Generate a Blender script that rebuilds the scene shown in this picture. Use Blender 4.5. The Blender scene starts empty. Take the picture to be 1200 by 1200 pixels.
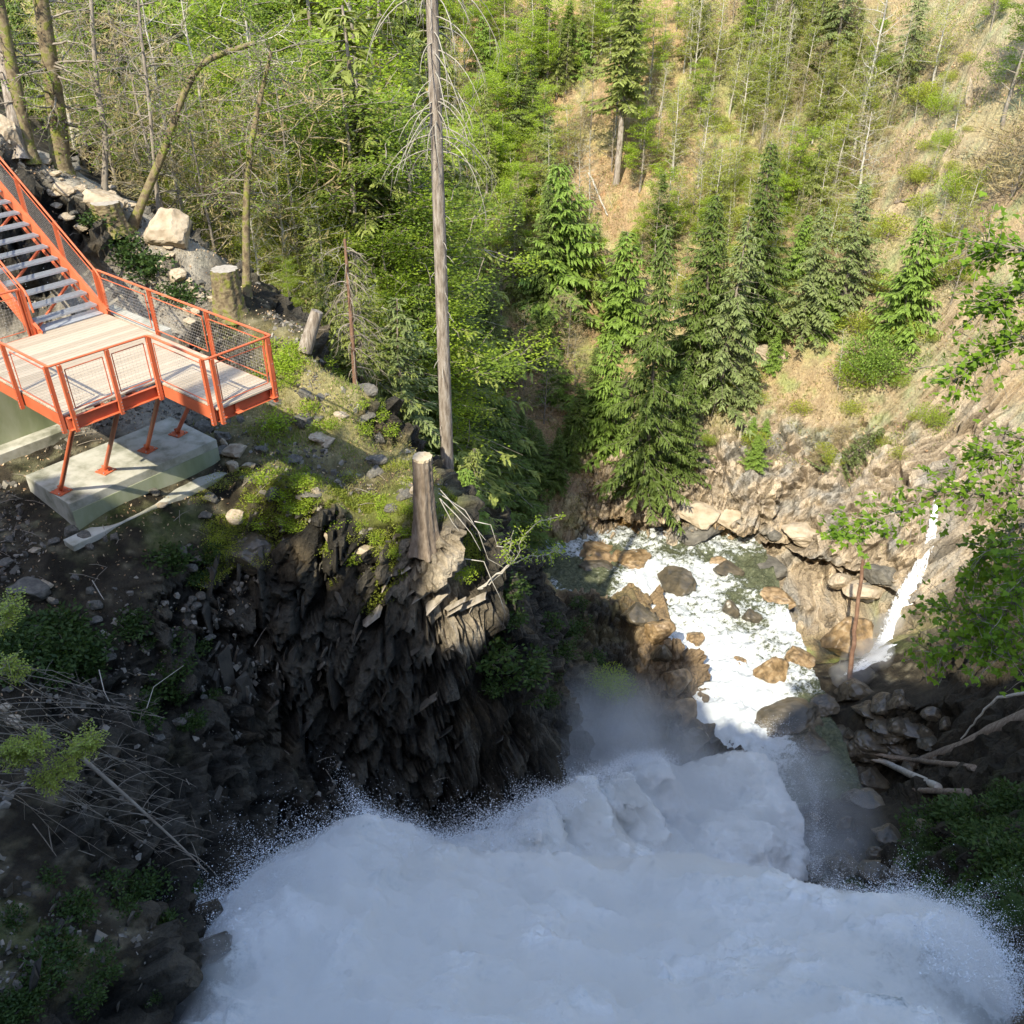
import bpy, math, random
import numpy as np
from mathutils import Vector
R = math.radians
SC = bpy.context.scene
COL = SC.collection

# ------------------------------------------------------------------ camera, sky, sun, exposure
PITCH = R(33); FPX = 1050.0; W = 1200.0
cam = bpy.data.cameras.new('camera'); camo = bpy.data.objects.new('camera', cam); COL.objects.link(camo)
cam.sensor_fit = 'HORIZONTAL'; cam.sensor_width = 36; cam.lens = 36 * FPX / W
cam.clip_start = 0.1; cam.clip_end = 2000
camo.location = (0, 0, 0); camo.rotation_euler = (R(90) - PITCH, 0, 0)
SC.camera = camo
SUN_AZ = R(23)      # the way the light travels, turned right of straight ahead
SUN_EL = R(45)
world = bpy.data.worlds.new('World'); SC.world = world; world.use_nodes = True
nt = world.node_tree; bg = nt.nodes['Background']
sky = nt.nodes.new('ShaderNodeTexSky'); sky.sky_type = 'NISHITA'; sky.sun_disc = False
sky.sun_elevation = SUN_EL; sky.sun_rotation = math.pi + SUN_AZ
nt.links.new(sky.outputs[0], bg.inputs[0]); bg.inputs[1].default_value = 0.15
sun = bpy.data.lights.new('sun', 'SUN'); suno = bpy.data.objects.new('sun', sun); COL.objects.link(suno)
sun.energy = 2.55; sun.angle = R(0.53); sun.color = (1.0, 0.93, 0.76)
SD = Vector((math.sin(SUN_AZ) * math.cos(SUN_EL), math.cos(SUN_AZ) * math.cos(SUN_EL), -math.sin(SUN_EL)))
suno.rotation_euler = SD.to_track_quat('-Z', 'Y').to_euler()
SC.view_settings.view_transform = 'Standard'; SC.view_settings.look = 'None'
SC.view_settings.exposure = 1.52; SC.view_settings.gamma = 1
SC.render.engine = 'CYCLES'
SC.cycles.max_bounces = 6; SC.cycles.diffuse_bounces = 3; SC.cycles.glossy_bounces = 2
SC.cycles.transmission_bounces = 4; SC.cycles.volume_bounces = 6; SC.cycles.transparent_max_bounces = 8
SC.cycles.use_denoising = True
SC.cycles.volume_step_rate = 2.0

# ------------------------------------------------------------------ helpers
rng = np.random.default_rng(7); random.seed(7)
cp, sp = math.cos(PITCH), math.sin(PITCH)
def ray(x, y):
    a = (x - 600) / FPX; b = (y - 600) / FPX
    return np.array([a, cp - sp * b, -(sp + cp * b)])
def atY(x, y, Y): r = ray(x, y); return r * (Y / r[1])
def atZ(x, y, Z): r = ray(x, y); return r * (Z / r[2])
def depth(P): return cp * P[1] - sp * P[2]

def _h(ix, iy, iz, k=0):
    n = (ix * 374761393 + iy * 668265263 + iz * 2147483647 + k * 1274126177) & 0xffffffff
    n = ((n ^ (n >> 13)) * 1274126177) & 0xffffffff
    n = ((n ^ (n >> 16)) * 2246822519) & 0xffffffff
    return ((n ^ (n >> 15)) & 0xffffff) / float(0xffffff)
def vnoise(p, k=0):
    i = np.floor(p).astype(np.int64); f = p - i; f = f * f * (3 - 2 * f)
    r = 0
    for dx in (0, 1):
        wx = f[:, 0] if dx else 1 - f[:, 0]
        for dy in (0, 1):
            wy = f[:, 1] if dy else 1 - f[:, 1]
            for dz in (0, 1):
                wz = f[:, 2] if dz else 1 - f[:, 2]
                r = r + wx * wy * wz * _h(i[:, 0] + dx, i[:, 1] + dy, i[:, 2] + dz, k)
    return r * 2 - 1
def fbm(p, o=4, k=0):
    r = 0; a = 1.0; q = p.copy()
    for j in range(o):
        r = r + a * vnoise(q, k + j); a *= .5; q = q * 2.03 + 7.3
    return r / (2 - 2 ** (1 - o))
def worley(p):
    i = np.floor(p).astype(np.int64); f1 = np.full(len(p), 9.); f2 = f1.copy(); cid = np.zeros(len(p))
    for dx in (-1, 0, 1):
        for dy in (-1, 0, 1):
            for dz in (-1, 0, 1):
                c = i + np.array([dx, dy, dz])
                q = c + np.stack([_h(c[:, 0], c[:, 1], c[:, 2], 11 + t) for t in range(3)], 1)
                d = ((q - p) ** 2).sum(1); m = d < f1
                f2 = np.where(m, f1, np.minimum(f2, d)); f1 = np.where(m, d, f1)
                cid = np.where(m, _h(c[:, 0], c[:, 1], c[:, 2], 31), cid)
    return np.sqrt(f1), np.sqrt(f2), cid
def sstep(a, b, x): t = np.clip((x - a) / (b - a), 0, 1); return t * t * (3 - 2 * t)

def tag(o, label=None, cat=None, group=None, kind=None):
    for k, v in (('label', label), ('category', cat), ('group', group), ('kind', kind)):
        if v: o[k] = v
    return o
def empty(name, loc=(0, 0, 0), rz=0):
    o = bpy.data.objects.new(name, None); COL.objects.link(o); o.location = loc; o.rotation_euler = (0, 0, rz)
    o.empty_display_size = .2
    return o
def mkmesh(name, V, Fs, mat=None, smooth=False, attrs=None):
    """V (n,3); Fs a list of (m,k) integer arrays"""
    me = bpy.data.meshes.new(name); V = np.asarray(V, dtype=np.float32)
    me.vertices.add(len(V)); me.vertices.foreach_set('co', V.ravel())
    Fs = [np.asarray(F, dtype=np.int32) for F in Fs if len(F)]
    idx = np.concatenate([F.ravel() for F in Fs]); tot = np.concatenate([np.full(len(F), F.shape[1], dtype=np.int32) for F in Fs])
    st = np.concatenate([[0], np.cumsum(tot)[:-1]]).astype(np.int32)
    me.loops.add(len(idx)); me.loops.foreach_set('vertex_index', idx)
    me.polygons.add(len(tot)); me.polygons.foreach_set('loop_start', st)
    me.polygons.foreach_set('use_smooth', np.full(len(tot), bool(smooth)))
    if attrs:
        for an, arr in attrs.items():
            if arr.ndim == 2:
                a = me.attributes.new(an, 'FLOAT_COLOR', 'POINT')
                c = np.ones((len(V), 4), dtype=np.float32); c[:, :3] = arr; a.data.foreach_set('color', c.ravel())
            else:
                a = me.attributes.new(an, 'FLOAT', 'POINT'); a.data.foreach_set('value', arr.astype(np.float32))
    me.update(calc_edges=True); me.validate()
    if mat: me.materials.append(mat)
    return me
def obj(name, me, parent=None, loc=None, rot=None):
    o = bpy.data.objects.new(name, me); COL.objects.link(o)
    if parent: o.parent = parent
    if loc is not None: o.location = loc
    if rot is not None: o.rotation_euler = rot
    return o
class MB:
    """collects pieces of one mesh"""
    def __init__(s): s.V = []; s.F = {3: [], 4: []}; s.n = 0; s.A = []
    def add(s, V, F, val=None):
        V = np.asarray(V, float); F = np.asarray(F, dtype=np.int64)
        s.V.append(V); s.F[F.shape[1]].append(F + s.n); s.n += len(V)
        s.A.append(np.full(len(V), 0. if val is None else val) if np.isscalar(val) or val is None else val)
        return s
    def box(s, c, d, rz=0, M=None):
        x, y, z = np.array(d) / 2.
        V = np.array([[-x, -y, -z], [x, -y, -z], [x, y, -z], [-x, y, -z], [-x, -y, z], [x, -y, z], [x, y, z], [-x, y, z]])
        if M is not None: V = V @ np.asarray(M).T
        if rz: cs, sn = math.cos(rz), math.sin(rz); V = V @ np.array([[cs, sn, 0], [-sn, cs, 0], [0, 0, 1]])
        s.add(V + np.array(c), [[0, 3, 2, 1], [4, 5, 6, 7], [0, 1, 5, 4], [1, 2, 6, 5], [2, 3, 7, 6], [3, 0, 4, 7]]); return s
    def beam(s, a, b, w, h, up=(0, 0, 1)):
        a = np.array(a, float); b = np.array(b, float); t = b - a; L = np.linalg.norm(t); t /= L
        u = np.array(up, float)
        if abs(t @ u) > .98: u = np.array([1., 0, 0])
        n = np.cross(t, u); n /= np.linalg.norm(n); m = np.cross(n, t)
        s.box((a + b) / 2, (L, w, h), M=np.stack([t, n, m], 1)); return s
    def tube(s, P, r, k=6, cap=False, val=None):
        P = np.asarray(P, float); n = len(P); r = np.broadcast_to(np.asarray(r, float), (n,))
        T = np.gradient(P, axis=0); T /= np.linalg.norm(T, axis=1, keepdims=True) + 1e-9
        u = np.array([0, 0, 1.]) if abs(T[0] @ np.array([0, 0, 1.])) < .9 else np.array([1., 0, 0])
        N = np.cross(T, u); N /= np.linalg.norm(N, axis=1, keepdims=True) + 1e-9; B = np.cross(T, N)
        a = np.arange(k) * 2 * math.pi / k
        V = P[:, None] + r[:, None, None] * (np.cos(a)[None, :, None] * N[:, None] + np.sin(a)[None, :, None] * B[:, None])
        V = V.reshape(-1, 3); F = []
        i = np.arange(n - 1)[:, None] * k; j = np.arange(k)[None]; j2 = (j + 1) % k
        F = np.stack([i + j, i + j2, i + k + j2, i + k + j], -1).reshape(-1, 4)
        s.add(V, F, val)
        if cap:
            for e, ring in ((0, 0), (1, (n - 1) * k)):
                c = P[0] if e == 0 else P[-1]; rr = V[ring:ring + k]
                s.add(np.vstack([rr, c]), [[(q + 1) % k, q, k] if e == 0 else [q, (q + 1) % k, k] for q in range(k)], val)
        return s
    def mesh(s, name, mat=None, smooth=False):
        V = np.vstack(s.V); Fs = [np.vstack(s.F[k]) for k in (3, 4) if s.F[k]]
        return mkmesh(name, V, Fs, mat, smooth, {'tone': np.concatenate(s.A)})
    def build(s, name, mat, parent=None, smooth=False, bevel=0):
        o = obj(name, s.mesh(name, mat, smooth), parent)
        if bevel:
            m = o.modifiers.new('bevel', 'BEVEL'); m.width = bevel; m.segments = 2; m.limit_method = 'ANGLE'
        return o

# ------------------------------------------------------------------ materials
def newmat(name):
    m = bpy.data.materials.new(name); m.use_nodes = True; t = m.node_tree
    return m, t, t.nodes['Principled BSDF']
def noise_node(t, scale, det=6, rough=.6, coord='Object', vec=None, stretch=None):
    n = t.nodes.new('ShaderNodeTexNoise'); n.inputs['Scale'].default_value = scale
    n.inputs['Detail'].default_value = det; n.inputs['Roughness'].default_value = rough
    tc = t.nodes.new('ShaderNodeTexCoord')
    src = tc.outputs[coord]
    if stretch:
        mp = t.nodes.new('ShaderNodeMapping'); mp.inputs['Scale'].default_value = stretch[:3]
        if len(stretch) > 3: mp.inputs['Rotation'].default_value = stretch[3:]
        t.links.new(src, mp.inputs[0]); src = mp.outputs[0]
    t.links.new(src, n.inputs['Vector']); return n
def ramp(t, src, stops):
    r = t.nodes.new('ShaderNodeValToRGB'); e = r.color_ramp.elements
    while len(e) > 1: e.remove(e[-1])
    e[0].position = stops[0][0]; e[0].color = (*stops[0][1], 1)
    for p, c in stops[1:]:
        q = e.new(p); q.color = (*c, 1)
    t.links.new(src, r.inputs[0]); return r
def mix(t, a, b, fac, mode='MIX'):
    m = t.nodes.new('ShaderNodeMix'); m.data_type = 'RGBA'; m.blend_type = mode
    for s, v in ((0, fac), (6, a), (7, b)):
        if isinstance(v, (int, float)): m.inputs[s].default_value = v
        elif isinstance(v, tuple): m.inputs[s].default_value = (*v, 1)
        else: t.links.new(v, m.inputs[s])
    return m.outputs[2]
def bump(t, bs, h, dist, strength=1.0, prev=None):
    b = t.nodes.new('ShaderNodeBump'); b.inputs['Distance'].default_value = dist; b.inputs['Strength'].default_value = strength
    t.links.new(h, b.inputs['Height'])
    if prev is not None: t.links.new(prev, b.inputs['Normal'])
    t.links.new(b.outputs[0], bs.inputs['Normal']); return b.outputs[0]
def simple(name, stops, scale, rough=.8, bd=.01, det=6, stretch=None, metal=0, spec=.3):
    m, t, b = newmat(name); n = noise_node(t, scale, det, stretch=stretch)
    r = ramp(t, n.outputs[0], stops); t.links.new(r.outputs[0], b.inputs['Base Color'])
    b.inputs['Roughness'].default_value = rough; b.inputs['Metallic'].default_value = metal
    b.inputs['Specular IOR Level'].default_value = spec
    if bd: bump(t, b, n.outputs[0], bd)
    return m
def leafmat(name, dark, light, trans=.35, scale=1.2, alt=None):
    m, t, b = newmat(name)
    at = t.nodes.new('ShaderNodeAttribute'); at.attribute_name = 'tone'
    oi = t.nodes.new('ShaderNodeObjectInfo')
    c = mix(t, dark, light, at.outputs['Fac'])
    alt = alt or tuple(x * .75 for x in light)
    c = mix(t, c, alt, mathn(t, 'MULTIPLY', oi.outputs['Random'], .45))
    t.links.new(c, b.inputs['Base Color']); b.inputs['Roughness'].default_value = .55; b.inputs['Specular IOR Level'].default_value = .25
    tr = t.nodes.new('ShaderNodeBsdfTranslucent'); c2 = mix(t, c, (1.25, 1.25, .6), 1.0, 'MULTIPLY'); t.links.new(c2, tr.inputs[0])
    mx = t.nodes.new('ShaderNodeMixShader'); mx.inputs[0].default_value = trans
    t.links.new(b.outputs[0], mx.inputs[1]); t.links.new(tr.outputs[0], mx.inputs[2])
    t.links.new(mx.outputs[0], t.nodes['Material Output'].inputs[0]); return m
def mathn(t, op, a, b=None):
    n = t.nodes.new('ShaderNodeMath'); n.operation = op
    for i, v in ((0, a), (1, b)):
        if v is None: continue
        if isinstance(v, (int, float)): n.inputs[i].default_value = v
        else: t.links.new(v, n.inputs[i])
    return n.outputs[0]

# terrain: zone colours come as an attribute, fine grain from noise
def terrain_mat(name='earth_and_rock', bscale=1.0):
    m, t, b = newmat(name)
    at = t.nodes.new('ShaderNodeAttribute'); at.attribute_name = 'Col'
    rk = t.nodes.new('ShaderNodeAttribute'); rk.attribute_name = 'rock'
    n1 = noise_node(t, .9, 8, .7); n2 = noise_node(t, 7.0, 8, .75)
    n3 = noise_node(t, 2.2, 6, .65, stretch=(3.2, .8, .8, 0.3, .5, .2))
    v1 = ramp(t, n1.outputs[0], [(.3, (.72, .70, .68)), (.5, (1, 1, 1)), (.72, (1.3, 1.26, 1.18))])
    v2 = ramp(t, n2.outputs[0], [(.32, (.55, .55, .56)), (.5, (1, 1, 1)), (.68, (1.45, 1.42, 1.36))])
    c = mix(t, at.outputs['Color'], v1.outputs[0], 1.0, 'MULTIPLY'); c = mix(t, c, v2.outputs[0], .85, 'MULTIPLY')
    t.links.new(c, b.inputs['Base Color']); b.inputs['Roughness'].default_value = .85; b.inputs['Specular IOR Level'].default_value = .25
    w = t.nodes.new('ShaderNodeTexVoronoi'); w.feature = 'DISTANCE_TO_EDGE'; w.inputs['Scale'].default_value = 1.7
    tc = t.nodes.new('ShaderNodeTexCoord'); mp = t.nodes.new('ShaderNodeMapping')
    mp.inputs['Scale'].default_value = (2.4, 1.0, .75); mp.inputs['Rotation'].default_value = (.3, .45, .2)
    nd = noise_node(t, 1.4, 4); dv = mix(t, tc.outputs['Object'], nd.outputs['Color'], .45)
    t.links.new(dv, mp.inputs[0]); t.links.new(mp.outputs[0], w.inputs['Vector'])
    cr = mathn(t, 'MULTIPLY', mathn(t, 'MINIMUM', w.outputs[0], .12), rk.outputs['Fac'])
    h = mathn(t, 'ADD', mathn(t, 'MULTIPLY', cr, 3.0), mathn(t, 'MULTIPLY', n3.outputs[0], 1.0))
    p = bump(t, b, h, .22 * bscale, .9)
    bump(t, b, n2.outputs[0], .10 * bscale, .9, p)
    return m
M_TERR = terrain_mat()

# ------------------------------------------------------------------ terrain heights
CP = []
def c1(px, py, Y=None, Z=None):
    CP.append(atY(px, py, Y) if Y is not None else atZ(px, py, Z))
def cw(x, y, z): CP.append(np.array([x, y, z], float))
# left bank, nearest part
for px, py, Y in [(30, 1190, 6.8), (40, 1000, 9.8), (40, 850, 12.3), (40, 760, 14), (110, 1100, 8.6), (110, 930, 11.6), (110, 800, 14),
                  (190, 1120, 8.8), (190, 960, 12), (170, 830, 14.4), (170, 720, 16), (260, 1040, 11.6), (250, 900, 14.2), (250, 800, 15.9), (250, 690, 17.3),
                  (330, 990, 14), (330, 880, 16), (330, 760, 17.2), (330, 660, 18.1), (400, 940, 15.7), (400, 850, 16.7), (400, 750, 17.5), (400, 680, 18),
                  (450, 950, 16.2), (450, 820, 17), (500, 970, 16.6), (500, 860, 17.1), (500, 760, 17.5), (500, 700, 17.75), (470, 640, 18.1), (500, 640, 18.1), (545, 690, 18.2),
                  (430, 590, 19.4), (500, 600, 18.7), (490, 570, 19.4), (450, 560, 20.3), (410, 600, 18.8), (380, 640, 18.2),
                  (555, 760, 18.0), (560, 860, 17.7), (570, 960, 17.6)]: c1(px, py, Y)
for px, py, Z in [(60, 640, -11.9), (10, 600, -11.6), (130, 650, -12.1), (200, 610, -12.0), (300, 620, -12.6), (260, 560, -11.8), (330, 580, -11.7), (360, 555, -11.7),
                  (300, 500, -11.2), (360, 490, -11.1), (420, 510, -11.4), (330, 440, -10.4), (390, 440, -10.4), (250, 470, -11.3),
                  (240, 380, -9.4), (300, 380, -9.5), (360, 400, -9.9), (200, 330, -8.6), (260, 340, -8.9), (150, 270, -7.5), (200, 290, -7.8),
                  (100, 235, -6.6), (60, 200, -5.9), (0, 170, -5.0), (440, 470, -11.0), (455, 520, -12.0)]: c1(px, py, Z=Z)
cw(-14.5, 21.5, -10.6); cw(-13, 20.5, -11.2); cw(-15, 24, -9.0); cw(-13, 26, -7.6); cw(-17, 27, -6.5); cw(-16.5, 18, -10.5); cw(-20, 22, -8); cw(-20, 12, -10)
cw(-14, 12, -12.5); cw(-14, 4, -13); cw(-9, 3, -15); cw(-24, 30, -4); cw(-18, 34, -4.5); cw(-30, 15, -4)
cw(-10, 15.6, -12.9); cw(-9, 21, -11.4); cw(-11, 23.5, -10.0)
# edge beyond the left bank falls to the valley
cw(-2.1, 25.3, -15.6); cw(-1.5, 22, -14.5); cw(0.3, 20.5, -19); cw(0.6, 18.3, -22); cw(-3.5, 29, -19); cw(-1, 28, -19.5); cw(-4.5, 24, -12.5)
cw(-7, 29, -11.5); cw(-8, 33, -16); cw(-5, 37, -23); cw(-13, 31, -7.5); cw(-13, 37, -13); cw(-18, 42, -13); cw(-10, 44, -26); cw(-2, 44, -30)
cw(-25, 45, -10); cw(-35, 40, -4); cw(-6, 49, -33); cw(-20, 52, -26); cw(-32, 60, -22); cw(-45, 60, -14)
for px, py, Y in [(600, 700, 26), (600, 780, 23.5), (610, 880, 21), (608, 650, 33), (590, 610, 35), (640, 765, 30.2), (650, 724, 35.2), (690, 720, 37.3), (640, 850, 26),
                  (700, 760, 35), (700, 850, 30), (700, 900, 27.4), (760, 720, 38.6), (760, 800, 33.4), (770, 870, 29.5), (800, 760, 35.6), (815, 850, 31.1), (760, 930, 26.4)]: c1(px, py, Y)
# river bed
for x, y in [(3, 44), (1, 47), (5, 46.5), (8, 43.5), (11, 42.5), (9, 38), (12, 38), (14, 39), (11, 34.5), (9, 32.5), (12, 31.5), (8.5, 29), (11, 28), (6, 27), (3, 24), (8, 25), (-5, 50.5), (-12, 54), (-22, 59), (-34, 64)]: cw(x, y, -34.8)
for q_ in [(655, 668), (690, 690), (725, 702), (655, 694), (640, 650), (990, 880), (1050, 900), (1010, 930), (1060, 935), (960, 900)]: c1(*q_, Z=-34.7)
# gorge floor below the fall
for x, y, z in [(2.2, 21.5, -28), (4, 19.5, -33), (8, 20, -34), (-1, 14, -30), (3, 14, -31), (7, 14, -31), (0, 8, -28), (4, 8, -28), (8, 9, -28), (2, 2, -20), (6, 2, -20), (-3, 11, -26), (-2, 5, -22)]: cw(x, y, z)
# right bank
for px, py, Y in [(980, 965, 24.2),(1000,985,23.6),(1120, 905, 25.5),(1080,965,23.4), (1000, 1040, 21), (1060, 990, 22.5), (1060, 1060, 18.6), (1120, 960, 22), (1120, 1060, 16.5), (1180, 1000, 17), (1180, 1120, 12.5),
                  (1190, 900, 22.5), (1120, 860, 28.5), (1060, 840, 31.2), (1190, 800, 29.5), (1100, 790, 34), (1040, 790, 35.4), (1190, 700, 34.5), (1120, 720, 38), (1060, 760, 37), (1160, 620, 41)]: c1(px, py, Y)
cw(12, 8, -20); cw(14, 14, -20.5); cw(18.5, 22, -25.2); cw(23.5, 32, -27); cw(14, 3, -16); cw(28, 42, -24); cw(26, 20, -15); cw(36, 30, -14); cw(24, 8, -10); cw(44, 45, -12)
# far slope
for px, py, Y in [(640, 635, 48.5), (700, 645, 48.0), (760, 655, 47.4), (850, 638, 48.0), (920, 665, 46.0), (980, 705, 43.0), (1030, 740, 40.6),
                  (760, 590, 49.6), (800, 560, 51), (880, 540, 51), (880, 600, 48.3), (960, 640, 45.2), (960, 580, 47.8), (1000, 520, 49.6), (1040, 600, 45), (1060, 680, 42.3), (1090, 600, 44), (1080, 500, 48.5), (1150, 500, 46),
                  (1000, 400, 55), (1000, 300, 61), (1000, 200, 68), (1000, 100, 74), (1000, 0, 80),
                  (850, 480, 55), (850, 400, 59), (850, 300, 65), (850, 200, 72), (850, 100, 78.5), (850, 0, 85),
                  (700, 600, 49.8), (700, 500, 55), (700, 400, 61), (700, 300, 68), (700, 200, 75), (700, 100, 82), (700, 0, 90),
                  (600, 560, 50), (580, 480, 55), (560, 400, 62), (560, 300, 70), (560, 200, 78), (560, 100, 86), (560, 0, 94),
                  (1190, 400, 48), (1190, 300, 52), (1190, 200, 56.5), (1190, 100, 61), (1190, 0, 66),
                  (400, 360, 68), (400, 200, 83), (400, 100, 91), (400, 0, 100), (200, 150, 84), (200, 60, 96), (200, 0, 104), (50, 40, 104)]: c1(px, py, Y)
for x, y, z in [(0, 125, 22), (40, 110, 22), (70, 85, 22), (-50, 135, 20), (50, 60, 8), (60, 40, 8), (-90, 120, 12), (-70, 70, -4), (0, 160, 45), (80, 130, 45), (100, 60, 40), (-60, 170, 40), (60, 0, 2), (-60, 20, 2), (-45, 0, -2), (-50, -20, 0)]: cw(x, y, z)
CP = np.array(CP)
_d = np.hypot(CP[:, None, 0] - CP[None, :, 0], CP[:, None, 1] - CP[None, :, 1])
C2 = 0.5
_A = -np.sqrt(_d ** 2 + C2)
_n = len(CP); _P = np.column_stack([np.ones(_n), CP[:, 0] / 50, CP[:, 1] / 50])
_M = np.block([[_A + .012 * np.eye(_n), _P], [_P.T, np.zeros((3, 3))]])
_w = np.linalg.solve(_M, np.concatenate([CP[:, 2], np.zeros(3)]))
# unseen ridge added behind the camera, its crest shaped to shade the near gorge
SA, CA = math.sin(SUN_AZ), math.cos(SUN_AZ)
SHADE_EDGE = [(20, 560), (130, 572), (230, 590), (300, 600), (350, 645), (400, 690), (450, 712), (500, 742), (560, 762), (620, 735), (700, 690), (760, 700), (800, 745), (826, 815), (850, 850), (900, 850), (970, 800), (1010, 775), (1080, 800), (1190, 770)]
def H0(x, y):
    x = np.asarray(x, float); y = np.asarray(y, float); out = np.zeros(x.shape); xf = x.ravel(); yf = y.ravel(); o = np.zeros(len(xf))
    for i in range(0, len(xf), 40000):
        a = xf[i:i + 40000]; b = yf[i:i + 40000]
        K = -np.sqrt((a[:, None] - CP[None, :, 0]) ** 2 + (b[:, None] - CP[None, :, 1]) ** 2 + C2)
        o[i:i + 40000] = K @ _w[:_n] + _w[_n] + _w[_n + 1] * a / 50 + _w[_n + 2] * b / 50
    return o.reshape(x.shape)
def hit0(px, py, H=None):
    r = ray(px, py); Y = np.linspace(3, 135, 3300); P = r[None] * (Y / r[1])[:, None]
    h = (H or H0)(P[:, 0], P[:, 1]); k = np.argmax(P[:, 2] < h)
    return P[k]
_rp = []
for q in SHADE_EDGE:
    P = hit0(*q); _rp.append((P[0] * CA - P[1] * SA, P[2] + (P[0] * SA + P[1] * CA) + 8))
_rp = sorted(_rp); RU = np.array([p[0] for p in _rp]); RV = np.array([p[1] for p in _rp])
print('ridge', [(round(a, 1), round(b, 1)) for a, b in _rp])
def Hf(x, y):
    x = np.asarray(x, float); y = np.asarray(y, float); z = H0(x, y)
    u = x * CA - y * SA; s = x * SA + y * CA
    r = np.interp(u, RU, RV) + np.clip(-s - 8, 0, 60) * .02
    r = r + .35 * np.sin(u * 2.1) + .3 * np.sin(u * 4.7 + 1) - .4
    k = sstep(-3.0, -8.0, s)
    return z * (1 - k) + np.maximum(r, z) * k if True else z
def hit(px, py): return hit0(px, py, Hf)

def grid_axis(segs):
    out = []
    for a, b, st in segs:
        n = max(1, int(round((b - a) / st))); out += list(np.linspace(a, b, n, endpoint=False))
    return np.array(out + [segs[-1][1]])
gx = grid_axis([(-120, -40, 4), (-40, -18, .8), (-18, -12, .14), (-12, 16, .075), (16, 24, .2), (24, 50, .5), (50, 150, 4)])
gy = grid_axis([(-40, -10, 1.5), (-10, 4, .6), (4, 12, .12), (12, 15.6, .08), (15.6, 18.8, .032), (18.8, 20.4, .07), (20.4, 30, .12), (30, 56, .1), (56, 75, .3), (75, 100, .45), (100, 190, 4)])
X, Y = np.meshgrid(gx, gy); shp = X.shape
Z = Hf(X, Y)
gzy, gzx = np.gradient(Z, gy, gx)
N = np.stack([-gzx, -gzy, np.ones(shp)], -1); N /= np.linalg.norm(N, axis=-1, keepdims=True)
P = np.stack([X, Y, Z], -1).reshape(-1, 3); N = N.reshape(-1, 3)
steep = 1 - N[:, 2]
near = (P[:, 1] < 34) & (P[:, 0] < 3)
# where bare rock shows
rockm = sstep(.22, .45, steep + .12 * fbm(P * .5, 3, 5))
far = sstep(44, 47, P[:, 1] + (P[:, 0] > 8) * 2)
rockband = far * sstep(-26.0, -29.5, P[:, 2] + .9 * fbm(P * .35, 3, 9) - .22 * (P[:, 0] - 14)) * sstep(2, 7, P[:, 0] + 2 * fbm(P * .3, 3, 12))
rockband = np.maximum(rockband, sstep(11.5, 14, P[:, 0]) * sstep(52, 47, P[:, 1]) * sstep(40, 42, P[:, 1]) * sstep(-21, -24, P[:, 2]))
outcrop = sstep(2, 3.2, P[:, 0]) * sstep(14, 13, P[:, 0]) * sstep(43, 41, P[:, 1]) * sstep(24, 27, P[:, 1]) * (P[:, 2] < -28)
rightb = sstep(9.5, 11, P[:, 0]) * sstep(41, 39, P[:, 1]) * .6
rockm = np.clip(np.maximum.reduce([rockm * (1 - far * .6), rockband, outcrop * .8, rightb * rockm * 1.3]), 0, 1)
# block displacement: strata dip steeply, slabs elongated
ang = .42
def strata(P, s):
    u = P[:, 0] * math.cos(ang) - P[:, 2] * math.sin(ang); v = P[:, 0] * math.sin(ang) + P[:, 2] * math.cos(ang)
    Q = np.stack([u * 2.2, P[:, 1] * 1.3, v * .75], 1) * s
    Q += .22 * np.stack([vnoise(P * 1.3, 1), vnoise(P * 1.3, 2), vnoise(P * 1.3, 3)], 1)
    return Q
act = (rockm > .02) & (np.abs(P[:, 0]) < 30) & (P[:, 1] < 62) & (P[:, 1] > 2)
dsp = np.zeros(len(P)); Pa = P[act]
f1, f2, cid = worley(strata(Pa, .55)); g1, g2, gid = worley(strata(Pa, 1.5) + 5.1)
cr1 = sstep(0, .10, f2 - f1); cr2 = sstep(0, .12, g2 - g1)
cidfull = np.zeros(len(P)); cidfull[act] = gid; crk = np.ones(len(P)); crk[act] = np.minimum(cr1, .4 + .6 * cr2)
nearw = np.where(Pa[:, 1] < 30, 1.0, 1.15)
dsp[act] = rockm[act] * nearw * ((cid - .5) * .95 + (gid - .5) * .55 - .28 * (1 - cr1) - .14 * (1 - cr2))
soft = fbm(P * .45, 4, 20) * .28 + fbm(P * 1.7, 3, 40) * .10 + fbm(P * 6, 2, 60) * .035
dsp += soft * np.where(P[:, 1] > 60, 1.6, 1.0)
flat_at_plinth = sstep(3.2, 1.5, np.hypot(P[:, 0] + 9.5, P[:, 1] - 19))
dsp *= (1 - .8 * flat_at_plinth)
P2_ = P + N * dsp[:, None]
P2_[:, 2] += (.75 * fbm(P * .55, 3, 66) + .3 * fbm(P * 1.8, 2, 67)) * np.exp(-((P[:, 2] + 34.2) / .9) ** 2)
# the stream has undercut the foot of the far cliff
uc = sstep(39, 40.5, P[:, 1]) * sstep(52, 50, P[:, 1]) * sstep(5, 7, P[:, 0]) * sstep(-35.2, -34.6, P2_[:, 2]) * sstep(-32.6, -33.3, P2_[:, 2] + .3 * fbm(P * .8, 2, 15))
P2_[:, 1] += 2.0 * uc
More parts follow.
